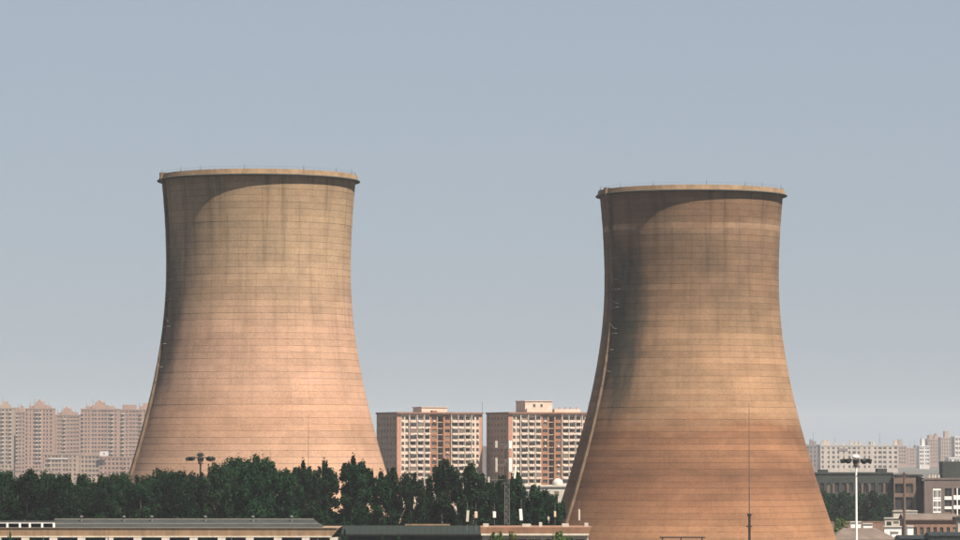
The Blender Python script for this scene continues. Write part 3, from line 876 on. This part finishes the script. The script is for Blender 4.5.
# brick edged building
D3 = 575
bb_ = thing('flat_roofed_building', 'flat roofed cream building with red brown roof edge and shrubs in front', 'building', (0, D3, 0))
x0, x1 = Xt(480.5, D3), Xt(592, D3)
za, zb = Zt(527.3, D3), Zt(533.6, D3)
MB().box(x0 + .3, x1 - .6, .8, 13, 0, zb).build('wall', M['cream'], bb_)
MB().prism([(x0, zb + .003), (x1 - .4, zb + .003), (x1, za), (x0, za)], 0, 14).build('roof_edge', M['red_roof'], bb_)
MB().box(x0 + .1, x1 - .5, -.12, .6, zb - .3, zb - .002).build('cornice_stripe', M['cream'], bb_)
for (px, w_, h_) in ((486, .9, .5), (527, 1.4, .45), (541, .5, .7), (566, 1.1, .5), (587, .6, .6)):
    xx = Xt(px, D3); MB().box(xx - w_/2, xx + w_/2, 4, 5.2, za + .003, za + h_).build('roof_box', M['white_dirty'], bb_)
wz = zb - 2.3
for i in range(7):
    xx = x0 + 2 + i * (x1 - x0 - 4) / 6
    link('window', window_mesh(1.5, 1.4), bb_, (xx, .735, wz))

# front shrubs (tree tops reaching into the bottom edge)
SV = []
for (H, R, zb_, nl, n, sp) in ((15, 2.2, 3, 16, 6000, 5), (15, 1.5, 3, 14, 4500, 3)):
    SV.append((H, R) + crown_mesh('crown', H, R, zb_, nl, n, .22, M['leaf_fresh'], 60 + len(SV), sp))
for px, yt, d, v, lab in ((496.5, 528.5, 545, 0, 'rounded fresh green tree top before the left end of the flat roofed building'),
                          (511, 529, 548, 1, 'pointed fresh green tree top left of centre before the flat roofed building'),
                          (533, 537, 550, 1, 'lowest fresh green tree top before the middle of the flat roofed building'),
                          (558, 528, 546, 0, 'tallest fresh green tree top before the right half of the flat roofed building'),
                          (570, 534.5, 550, 1, 'small fresh green tree top before the right end of the flat roofed building')):
    tree(px, yt, d, v, lab, SV, 'fresh green tree tops at the bottom edge', name='small_tree')
DV = [(15, 2.0) + crown_mesh('crown', 15, 2.0, 3, 14, 6000, .22, M['leaf_dark'], 71, 1)]
for px, yt, d, w, lab in ((344, 528, 585, .62, 'round black-green tree beside the right end of the tan building'),
                       (383, 533, 590, 1, 'dark tree top before the left half of the green shed'),
                       (399, 533, 592, .9, 'dark tree top before the middle of the green shed'),
                       (10, 530, 585, .5, 'slim dark tree top before the tan fascia at far left')):
    tree(px, yt, d, 0, lab, DV, 'dark tree tops at the bottom edge', wide=w, name='small_tree')

# ------------------------------------------------------------------ masts and antennas
D4 = 585
lm = thing('lattice_mast', 'slim steel lattice mast carrying white panel antennas before the trees', 'mast', (Xt(507, D4), D4, 0))
zt = Zt(446, D4)
legs = [(-.45, -.26), (.45, -.26), (0, .52)]
for (x, y) in legs:
    MB().tube((x, y, 0), (x * .75, y * .75, zt), .06, .045, 6).build('leg', M['galv'], lm)
br = MB(); nz = 36
brace = MB()
for i in range(nz):
    z0, z1 = 8 + (zt - 8) * i / nz, 8 + (zt - 8) * (i + 1) / nz
    for a in range(3):
        p, q = legs[a], legs[(a + 1) % 3]
        s0, s1 = 1 - .25 * z0 / zt, 1 - .25 * z1 / zt
        if i % 2: p, q = q, p
        brace.tube((p[0]*s0, p[1]*s0, z0), (q[0]*s1, q[1]*s1, z1), .02, .02, 4)
        brace.tube((p[0]*s0, p[1]*s0, z0), (q[0]*s0, q[1]*s0, z0), .016, .016, 4)
tag(brace.build('bracing', M['galv'], lm), kind='stuff')
panel_me = MB().box(-.21, .21, -.12, .1, 0, 1).box(-.17, .17, -.16, -.123, .06, .94).mesh('panel', M['white_paint'])
panel_me2 = MB().box(-.21, .21, -.12, .1, 0, 1).box(-.17, .17, -.16, -.123, .06, .94).mesh('panel', M['white_dirty'])
def mast_antenna(px, y0, y1, label, tilt=0, dirty=False, w=1.0):
    p = P(px, y1, D4); h = Zt(y0, D4) - p.z
    t = thing('panel_antenna', label, 'antenna', (p.x, D4 - .9, p.z), 0, 'antennas of the lattice mast')
    t.rotation_euler = (0, tilt, 0)
    pa = link('panel', panel_me2 if dirty else panel_me, t); pa.scale = (w, 1, h)
    dx = Xt(507, D4) - p.x
    MB().tube((0, .1, h * .5), (dx, .75, h * .5), .022, .022, 5).tube((0, .14, -.2), (0, .14, h + .25), .04, .04, 5).build('bracket', M['galv'], t)
    return t
mast_antenna(510.3, 440.8, 449, 'upper bright white panel antenna on the right side of the lattice mast', w=1.15)
mast_antenna(510.3, 458, 472, 'long bright white panel antenna below it on the right of the mast', w=1.15)
mast_antenna(514.6, 465, 478.5, 'tilted thin white panel antenna at the right of the lattice mast', .1, w=.7)
mast_antenna(496.3, 441, 448, 'upper dull grey panel antenna on the left side of the lattice mast', 0, True)
mast_antenna(496.4, 458, 472, 'long dull white panel antenna on the left side of the lattice mast', 0, True, .9)
mast_antenna(488.8, 477, 482.5, 'small white antenna unit low on the left of the lattice mast', 0, True, .8)
MB().tube((0, 0, zt), (0, 0, zt + 1.6), .05, .03, 6).build('tip', M['galv'], lm)
M['panel_beige'] = plain('sun-bleached plastic', (.55, .44, .31), .6, .15, 2)
def roof_antenna(px, y0, y1, ybase, d, label, mat='white_paint', w=.45, tilt=0):
    p = P(px, y1, d); h = Zt(y0, d) - p.z; zb = Zt(ybase, d)
    t = thing('panel_antenna', label, 'antenna', (p.x, d, zb), 0, 'small antennas above the low roofs')
    MB().tube((0, .12, -.6), (0, .12, p.z - zb + h + 1.4), .045, .03, 6).build('pole', M['galv'], t)
    o = MB().box(-w/2, w/2, -.12, .06, 0, h).box(-w/2 + .05, w/2 - .05, -.16, -.123, .08, h - .08).build('panel', M[mat], t, (0, 0, p.z - zb))
    o.rotation_euler = (0, tilt, 0)
roof_antenna(467.2, 510.5, 521.8, 527, 600, 'cream leaning panel antenna above the right end of the green shed', 'cream', .45, .07)
roof_antenna(476, 511.5, 518, 527, 600, 'short beige panel antenna above the green shed', 'panel_beige', .5)
roof_antenna(494.4, 511.5, 517.8, 528, 582, 'short bright white panel antenna left of the lattice mast foot', 'white_paint', .5)
roof_antenna(521.2, 509, 520.6, 528, 582, 'tall bright white panel antenna right of the lattice mast foot', 'white_paint', .5, -.06)
roof_antenna(555, 511.3, 517, 528, 582, 'short brown panel antenna against the dark flank of the brown tower', 'panel_beige', .35)
roof_antenna(579.2, 509.3, 520.5, 528, 582, 'slim cream panel antenna against the lit flank of the brown tower', 'cream', .3)

def needle_mast(px, ytop, d, label, r, ysplit=None, mat='rust_steel'):
    p = P(px, ytop, d)
    t = thing('needle_mast', label, 'mast', (p.x, d, 0))
    zs = Zt(ysplit, d) if ysplit else p.z * .25
    MB().tube((0, 0, zs), (0, 0, p.z), r, r * .35, 6).build('upper_pole', M[mat], t)
    MB().tube((0, 0, 0), (0, 0, zs), r * 2.2, r * 1.8, 8).build('lower_pole', M['dark_steel'], t)
    MB().tube((0, 0, zs - .25), (0, 0, zs + .3), r * 3.2, r * 3.0, 8).build('collar', M['dark_steel'], t)
    return t
nm = needle_mast(749, 403, 780, 'tall thin lightning mast standing in front of the brown tower', .14, 515)
z_ = Zt(527, 780)
MB().box(-.7, .5, -.15, .15, z_, z_ + .25).build('crossarm', M['dark_steel'], nm)
needle_mast(308.5, 414, 745, 'thin lightning mast standing in front of the pale tan tower', .10)
nm = needle_mast(482.3, 402, 760, 'thin pale lightning mast in the gap between the two apartment blocks', .13, None, 'galv')

# high-mast lights
def light_mast(px, ytop, d, label, pole, arms, ring_r, seed, cap):
    rr = random.Random(seed)
    p = P(px, ytop, d)
    t = thing('light_mast', label, 'light mast', (p.x, d, 0), 0, 'high-mast floodlights')
    zt = p.z
    MB().tube((0, 0, 0), (0, 0, zt - .8), .30, .17, 12).build('pole', M[pole], t)
    rg = MB()
    nn = 28
    for i in range(nn):
        a0, a1 = 2*math.pi*i/nn, 2*math.pi*(i+1)/nn
        rg.tube((ring_r*math.cos(a0), ring_r*math.sin(a0), zt - .75), (ring_r*math.cos(a1), ring_r*math.sin(a1), zt - .75), .09, .09, 6)
    for i in range(4):
        a = math.pi * i / 2 + .4
        rg.tube((0, 0, zt - .75), (ring_r*math.cos(a), ring_r*math.sin(a), zt - .75), .06, .06, 5)
    ring = rg.build('lamp_ring', M['dark_steel'], t)
    for i in range(arms):
        a = 2 * math.pi * i / arms + .15
        q = (math.cos(a) * (ring_r + .25), math.sin(a) * (ring_r + .25), zt - .85 + rr.uniform(-.08, .08))
        fl = MB().box(-.3, .55, -.42, .42, -.34, .24).box(-.1, .6, -.34, .34, -.44, -.343)
        o = fl.build('floodlight', M['dark_steel'], ring, q, a)
        o.rotation_euler = (0, rr.uniform(.1, .5), a)
    MB().lathe([(.02, zt + .3), (.4, zt + .2), (.7, zt - .02), (.75, zt - .3), (.4, zt - .45)], 20).build('cap', M[cap], t)
    MB().lathe([(.17, zt - 1.2), (.5, zt - 1.25), (.5, zt - 1.9), (.2, zt - 2.1)], 16).build('winch_head', M['rust_steel'], t)
    return t
light_mast(856, 456, 700, 'white high-mast floodlight with a dark lamp ring right of the brown tower', 'white_paint', 10, 2.3, 1, 'white_paint')
light_mast(200.5, 454, 720, 'dark high-mast floodlight poking out of the trees before the tan tower', 'dark_steel', 8, 2.2, 2, 'dark_steel')

# utility pole and wires at the right
up = thing('utility_pole', 'brown concrete utility pole before the grey factory at right', 'pole', (Xt(904, 930), 930, 0))
MB().tube((0, 0, 0), (0, 0, Zt(472, 930)), .36, .26, 10).build('pole', M['rust_steel'], up)
for z in (Zt(474, 930), Zt(477.5, 930)):
    MB().box(-1.1, 1.1, -.38, -.28, z, z + .16).build('crossarm', M['rust_steel'], up)
M['wire'] = plain('cable', (.05, .05, .05), .6, .1, 1)
def wire(a, b_, sag, label):
    w = MB(); n = 14; pts = []
    for i in range(n + 1):
        t = i / n; p = Vector(a).lerp(Vector(b_), t); p.z -= sag * 4 * t * (1 - t); pts.append(p)
    for i in range(n): w.tube(pts[i], pts[i+1], .03, .03, 4)
    tag(w.build('wire', M['wire']), label, 'wire', 'wires at the right')
pz = Zt(473.5, 930)
wire((Xt(904, 930) - .9, 930, pz), P(845, 469, 960), .8, 'thin overhead wire running left from the utility pole')
wire((Xt(904, 930) + .9, 930, pz), P(985, 468, 930), .8, 'thin overhead wire running right from the utility pole')

# ------------------------------------------------------------------ factory buildings at the right
M['fac_dark'] = plain('dark green grey cladding', (0.034, 0.040, 0.037), .9, .25, .2, .25)
M['fac_brown'] = plain('brown concrete frame', (0.138, 0.095, 0.075), .9, .2, .3, .2)
M['fac_grey'] = plain('mauve grey render', (0.130, 0.101, 0.092), .9, .18, .2, .2)
M['brick'] = plain('weathered red brick render', (0.208, 0.122, 0.086), .9, .2, .3, .25)
M['brick_roof'] = plain('dusty brown roofing', (.115, .09, .075), .9, .25, .3, .2)
M['sheet_dark'] = plain('dark teal sheet roofing', (.006, .011, .012), .7, .3, .5, .2)
D5 = 1150
def px2x(px): return Xt(px, D5)
X0 = px2x(806)
fd = thing('grey_factory', 'dark green grey factory block with narrow tall windows behind the small trees', 'building', (X0, D5, 0))
Wd = px2x(893) - X0; Hd = Zt(474, D5)
ops = []; wsp = []
for px in (822, 829, 837, 844, 851, 858.5, 865.5, 873, 880.5, 887.5):
    a, b_ = px2x(px - 1.9) - X0, px2x(px + 1.9) - X0
    for (ya, yb_) in ((483, 492.5), (497, 506)):
        ops.append((a, b_, Zt(yb_, D5), Zt(ya, D5))); wsp.append(((a + b_) / 2, Zt(yb_, D5), b_ - a, Zt(ya, D5) - Zt(yb_, D5)))
facade(Wd, 0, Hd, ops, [(0, Wd, 0)], .35).build('front_wall', M['fac_dark'], fd)
for x, z, w, h in wsp: link('window', window_mesh(w, h, 'glass', 'fac_brown', 1), fd, (x, .25, z))
for px in (833.3, 847.6, 862, 869.4, 884):
    x = px2x(px) - X0; MB().box(x - .25, x + .25, -.2, 0, 0, Zt(484, D5)).build('pilaster', M['fac_brown'], fd)
MB().box(0, Wd, .4, 16, 0, Hd - .4).build('core', M['fac_dark'], fd)
rf = MB().box(-.3, Wd, -.25, 16, Hd + .003, Hd + .5).build('roof', M['fac_dark'], fd)
MB().box(px2x(820) - X0, px2x(829) - X0, 3, 8, Hd + .503, Hd + 1.4).build('roof_box', M['fac_dark'], rf)
MB().box(px2x(878) - X0, px2x(888) - X0, 3, 8, Hd + .503, Hd + 1.7).build('roof_box', M['fac_dark'], rf)
# brown framed stair bay
X1 = px2x(893)
fb = thing('stair_bay', 'brown framed factory bay with big dark windows behind the utility pole', 'building', (X1, D5 - 2, 0))
Wb = px2x(915) - X1; Hb = Zt(476.5, D5)
ops = []
for (a, b_) in ((894, 902.3), (904.8, 912)):
    for (ya, yb_) in ((483.5, 493.3), (497, 509.5)):
        ops.append((px2x(a) - X1, px2x(b_) - X1, Zt(yb_, D5), Zt(ya, D5)))
facade(Wb, 0, Hb, ops, [(0, Wb, 0)], .5).build('front_wall', M['fac_brown'], fb)
for (a, b_, c, d_) in ops: link('window', window_mesh(b_ - a, d_ - c, 'glass', 'fac_brown', 1), fb, ((a + b_) / 2, .4, c))
MB().box(0, Wb, .6, 14, 0, Hb - .5).build('core', M['fac_brown'], fb)
MB().box(-.2, px2x(922) - X1, -.2, 14, Hb + .003, Hb + .55).build('roof', M['dark_steel'], fb)
MB().box(Wb + .01, px2x(921.5) - X1, 1.5, 14, 0, Hb - .1).build('recessed_wall', M['fac_dark'], fb)
# grey office end
X2 = px2x(921.8)
fo = thing('grey_office', 'mauve grey office block with white stair windows at the right edge', 'building', (X2, D5 - 6, 0))
Wo = px2x(972) - X2; Ho = Zt(479.5, D5)
def ox(px): return px2x(px) - X2
ops = [(ox(930.5), ox(938.5), Zt(512.5, D5), Zt(488, D5))]
w2 = []
for (a, b_) in ((942, 949), (951.2, 958.2), (961, 968)):
    for (ya, yb_) in ((488, 496), (499.7, 506), (509, 514)):
        ops.append((ox(a), ox(b_), Zt(yb_, D5), Zt(ya, D5))); w2.append(ops[-1])
facade(Wo, 0, Ho, ops, [(0, Wo, 0)], .35).build('front_wall', M['fac_grey'], fo)
for (a, b_, c, d_) in w2: link('window', window_mesh(b_ - a, d_ - c, 'glass', 'fac_grey', 1), fo, ((a + b_) / 2, .25, c))
sw_ = MB()
a, b_, c, d_ = ops[0]
st = MB().quad((a, .3, c), (b_, .3, c), (b_, .3, d_), (a, .3, d_)); 
st = MB(); st.quad((a, .3, c), (b_, .3, c), (b_, .3, d_), (a, .3, d_))
sg = st.build('stair_glazing', M['teal_glass'], fo)
for i in range(5):
    x = a + (b_ - a) * i / 4; wd = .3 if i in (0, 2, 4) else .12
    MB().box(max(a, x - wd / 2) + .004, min(b_, x + wd / 2) - .004, .05, .28, c + .004, d_ - .004).build('mullion', M['white_paint'], sg)
for y_ in (489, 497.6, 500, 507, 511.5):
    z = Zt(y_, D5); MB().box(a + .01, b_ - .01, .08, .25, z - .35, z + .15).build('transom', M['white_paint'], sg)
for (a, b_, wd) in ((942, 948.8, 0), (951, 958, 1.1), (961, 968, 1.1)):
    for (ya, yb_) in ((496.2, 499.5), (506.2, 508.8)):
        if wd: ya -= 1.2
        MB().box(ox(a) - .05, ox(b_) + .05, -.12, -.003, Zt(yb_, D5), Zt(ya, D5)).build('spandrel_panel', M['white_paint'], fo)
    if wd: MB().box(ox((a + b_) / 2) - .16, ox((a + b_) / 2) + .16, -.2, -.123, Zt(515, D5), Zt(488, D5)).build('mullion', M['white_paint'], fo)
MB().box(0, Wo, .5, 16, 0, Ho - .4).build('core', M['fac_grey'], fo)
rf = MB().box(-.15, Wo + .2, -.2, 16, Ho + .003, Ho + .5).build('roof', M['fac_grey'], fo)
MB().box(ox(941.5), ox(968), 3, 12, Ho + .503, Zt(461.5, D5)).build('rooftop_plant', M['fac_dark'], rf)
for px in (927, 930.5, 933, 936.5):
    MB().box(ox(px), ox(px + 1.6), 2, 3, Ho + .503, Ho + 1.5).build('roof_vent', M['white_dirty'], rf)

# trees in front of the factory
TV = [(16, 4.2) + crown_mesh('crown', 16, 4.2, 3, 20, 7000, .36, M['leaf_dark'], 81, 4)]
for px, yt, d, lab in ((821, 489, 1115, 'dark tree against the factory nearest the brown tower'), (833, 493, 1125, 'second dark tree against the factory'),
                       (845, 491, 1115, 'dark tree against the factory left of the white mast'), (860, 492, 1122, 'dark tree against the factory behind the white mast'),
                       (873, 490, 1112, 'dark tree against the factory right of the white mast'), (885, 494, 1124, 'dark tree against the factory next to the brown framed bay')):
    tree(px, yt, d, 0, lab, TV, 'small dark trees by the factory', name='yard_tree', wide=1.15)
# yard: brick shed, lean-to, dark sheet roofs, cabins
D6 = 1010
bs = thing('brick_shed', 'long red brick shed with a row of small windows at bottom right', 'building', (Xt(904, D6), D6, 0))
Wl = Xt(957, D6) - Xt(904, D6); He = Zt(519.5, D6)
ops = []
for i in range(7):
    x = 2.5 + i * 1.85
    ops.append((x, x + 1.0, Zt(535, D6), Zt(527.2, D6)))
facade(Wl, 0, He, ops, [(0, Wl, 0)], .3).build('front_wall', M['brick'], bs)
for (a, b_, c, d_) in ops: link('window', window_mesh(b_ - a, d_ - c), bs, ((a + b_) / 2, .2, c))
MB().box(-.003, Wl + .003, .35, 11, 0, He - .02).build('core', M['brick'], bs)
b = MB(); zrr = Zt(513.5, D6 + 6)
b.quad((-.3, -.4, He), (Wl + .3, -.4, He), (Wl + .3, 6, zrr), (-.3, 6, zrr)); b.quad((Wl + .3, 12, He), (-.3, 12, He), (-.3, 6, zrr), (Wl + .3, 6, zrr))
b.build('roof', M['brick_roof'], bs)
MB().box(-.3, Wl + .3, -.55, -.41, He - .25, He + .05).build('gutter', M['fac_brown'], bs)
# white fronted gatehouse at the far right bottom
gh = thing('gatehouse', 'small white walled gatehouse at the right edge below the office', 'building', (Xt(957.6, 990), 990, 0))
MB().box(0, 4, 0, 4, 0, Zt(520.5, 990)).build('wall', M['white_dirty'], gh)
MB().box(-1.0, 4.5, -.4, 4.4, Zt(520.4, 990), Zt(517, 990)).build('flat_roof', M['dark_steel'], gh)
link('window', window_mesh(1.2, 1.0), gh, (1.2, -.07, Zt(527, 990)))
# dark sheet roofs in front
D7 = 900
for (pa, pb, yt, dd, lab) in ((899, 928.5, 535, 905, 'left lower part of the dark sheet roof at the bottom right edge'), (929.2, 985, 532, 900, 'right higher part of the dark sheet roof at the bottom right edge')):
    x0 = Xt(pa, dd); w = Xt(pb, dd) - x0; zt = Zt(yt, dd + 6)
    s = thing('dark_shed', lab, 'building', (x0, dd, 0))
    MB().box(.2, w - .2, .3, 11.5, 0, zt - .9).build('wall', M['sheet_dark'], s)
    b = MB(); b.quad((0, 0, zt - .8), (w, 0, zt - .8), (w, 6, zt), (0, 6, zt)); b.quad((w, 12, zt - .8), (0, 12, zt - .8), (0, 6, zt), (w, 6, zt))
    for xx in (0, w):
        n = len(b.v); b.v += [(xx, 0, zt - .8), (xx, 12, zt - .8), (xx, 6, zt)]; b.f.append((n, n+1, n+2)); b.m.append(0)
    rr_ = b.build('roof', M['sheet_dark'], s)
    for i in range(int(w / 1.2)):
        MB().tube((.4 + i * 1.2, 0, zt - .77), (.4 + i * 1.2, 6, zt + .03), .05, .05, 4).build('roof_seam', M['sheet_dark'], rr_)
# low brown roof left of the mast
s = thing('low_shed', 'low brown roofed shed below the white light mast', 'building', (Xt(838, 960), 960, 0))
w = Xt(887, 960) - Xt(838, 960); zt = Zt(528, 966)
b = MB(); b.quad((-2, 0, zt - 3), (w + 3, 0, zt - 3), (w - 2.5, 7, zt), (2, 7, zt)); b.quad((w + 3, 14, zt - 3), (-2, 14, zt - 3), (2, 7, zt), (w - 2.5, 7, zt))
n = len(b.v); b.v += [(w + 3, 0, zt - 3), (w + 3, 14, zt - 3), (w - 2.5, 7, zt)]; b.f.append((n, n+1, n+2)); b.m.append(0)
n = len(b.v); b.v += [(-2, 14, zt - 3), (-2, 0, zt - 3), (2, 7, zt)]; b.f.append((n, n+1, n+2)); b.m.append(0)
b.build('roof', M['brick_roof'], s)
MB().box(-1.4, w + 2.4, .5, 13.5, 0, zt - 3.02).build('wall', M['brick'], s)
# boundary wall of the yard
bw = MB().box(Xt(822, 1090), Xt(905, 1090), 0, .4, 0, 5.2).box(Xt(822, 1090), Xt(905, 1090), -.1, .5, 5.2, 5.5).build('yard_wall', M['brick'], None, (0, 1090, 0))
tag(bw, 'tan brick wall along the yard under the dark factory trees', 'wall')
def cabin(pa, pb, ya, yb_, d, label, mat='white_paint', roof='white_dirty', dep=3, wide_openings=False):
    x0 = Xt(pa, d); w = Xt(pb, d) - x0; z0, z1 = Zt(yb_, d), Zt(ya, d)
    c = thing('site_cabin', label, 'cabin', (x0, d, 0), 0, 'white cabins in the yard')
    MB().box(0, w, 0, dep, 0, z1).build('wall', M[mat], c)
    MB().box(-.15, w + .15, -.3, dep + .2, z1 + .003, z1 + .22).build('roof', M[roof], c)
    if wide_openings:
        MB().box(w * .12, w * .42, -.05, -.004, z0 + (z1 - z0) * .1, z0 + (z1 - z0) * .6).build('dark_opening', M['dark_in'], c)
        MB().box(w * .55, w * .9, -.05, -.004, z0 + (z1 - z0) * .35, z0 + (z1 - z0) * .65).build('window_strip', M['glass'], c)
cabin(850.5, 860.5, 522.3, 526, 1060, 'small white cabin just left of the white light mast')
cabin(863, 872, 524, 528, 1050, 'long low white cabin right of the white light mast')
cabin(884.5, 900, 518.5, 526, 1070, 'white cabin with dark openings left of the utility pole', 'white_dirty', wide_openings=True)
cabin(893, 901.5, 511.5, 514, 1100, 'white lean-to roof against the brown framed bay left of the pole', 'white_dirty')
cabin(905.8, 917, 511.3, 514, 1100, 'white lean-to roof against the brown framed bay right of the pole', 'white_paint')
cabin(907, 913, 526.6, 535, 990, 'small white hut right of the utility pole foot')
cabin(884, 901, 527, 529.5, 985, 'white awning roof left of the utility pole foot')
cabin(891, 898, 532, 537, 975, 'low white hut below the awning left of the utility pole')
LV = [(8, 2.6) + crown_mesh('crown', 8, 2.6, 1, 14, 4000, .3, M['leaf_fresh'], 91, 2)]
tree(841, 517.5, 1020, 0, 'light green bush beside the foot of the brown tower', LV, None, 1.0, 'bush', cat='bush')
tree(897, 536, 945, 0, 'light green bush at the foot of the utility pole', LV, None, .9, 'bush', cat='bush')
# canopy in front of the brown tower's foot
cp = thing('pipe_canopy', 'small dark flat canopy before the foot of the brown tower', 'canopy', (Xt(660, 790), 790, 0))
zz = Zt(538, 790); w = Xt(705, 790) - Xt(660, 790)
MB().box(0, w, 0, 3, zz, zz + .22).build('roof', M['dark_steel'], cp)
for x in (.4, w * .45, w - .8): MB().box(x, x + .25, .2, .45, 0, zz - .003).build('post', M['dark_steel'], cp)
# white water plant between the trees and the apartment blocks
D8 = 1200
wp = thing('white_plant_house', 'low white building with flat roof showing between trees and brown tower', 'building', (Xt(520, D8), D8, 0))
w = Xt(572, D8) - Xt(520, D8)
MB().box(0, w, 0, 12, 0, Zt(487, D8)).build('wall', M['white_dirty'], wp)
MB().box(-.3, w + .3, -.4, 12.3, Zt(486.9, D8), Zt(485.4, D8)).build('roof', M['white_dirty'], wp)
for i in range(5): link('window', window_mesh(1.6, 1.6), wp, (2 + i * 3.4, -.065, Zt(496, D8)))
tk = thing('roof_tank', 'round white tank on the low white building beside the brown tower', 'tank', (Xt(558, D8), D8 + 5, Zt(485.3, D8)))
MB().lathe([(0.02, 2.3), (.9, 2.05), (1.6, 1.4), (1.8, .6), (1.8, 0)], 20).build('shell', M['white_dirty'], tk, smooth=True)
MB().tube((0, 0, 2.25), (0, 0, 2.8), .25, .2, 8).build('vent', M['galv'], tk)
wp2 = thing('white_plant_house', 'low white building glimpsed between trees below the left apartment block', 'building', (Xt(422, D8), D8, 0))
w = Xt(437, D8) - Xt(422, D8)
MB().box(0, w, 0, 10, 0, Zt(492, D8)).build('wall', M['white_dirty'], wp2)
MB().box(-.3, w + .3, -.3, 10.3, Zt(491.9, D8), Zt(490.6, D8)).build('roof', M['brick'], wp2)

# ------------------------------------------------------------------ haze
hz = MB().box(-3050, 3050, -250, 6850, -1, 96)
me = hz.mesh('haze', None)
hm = bpy.data.materials.new('haze'); hm.use_nodes = True
t = hm.node_tree; t.nodes.clear()
o_ = t.nodes.new('ShaderNodeOutputMaterial'); v = t.nodes.new('ShaderNodeVolumePrincipled')
v.inputs['Color'].default_value = (.80, .88, .97, 1)
v.inputs['Density'].default_value = 0.000048
v.inputs['Anisotropy'].default_value = 0.0
t.links.new(v.outputs[0], o_.inputs['Volume'])
me.materials.clear(); me.materials.append(hm)
tag(link('haze', me), 'thin pale haze over the whole view', 'haze', kind='stuff')
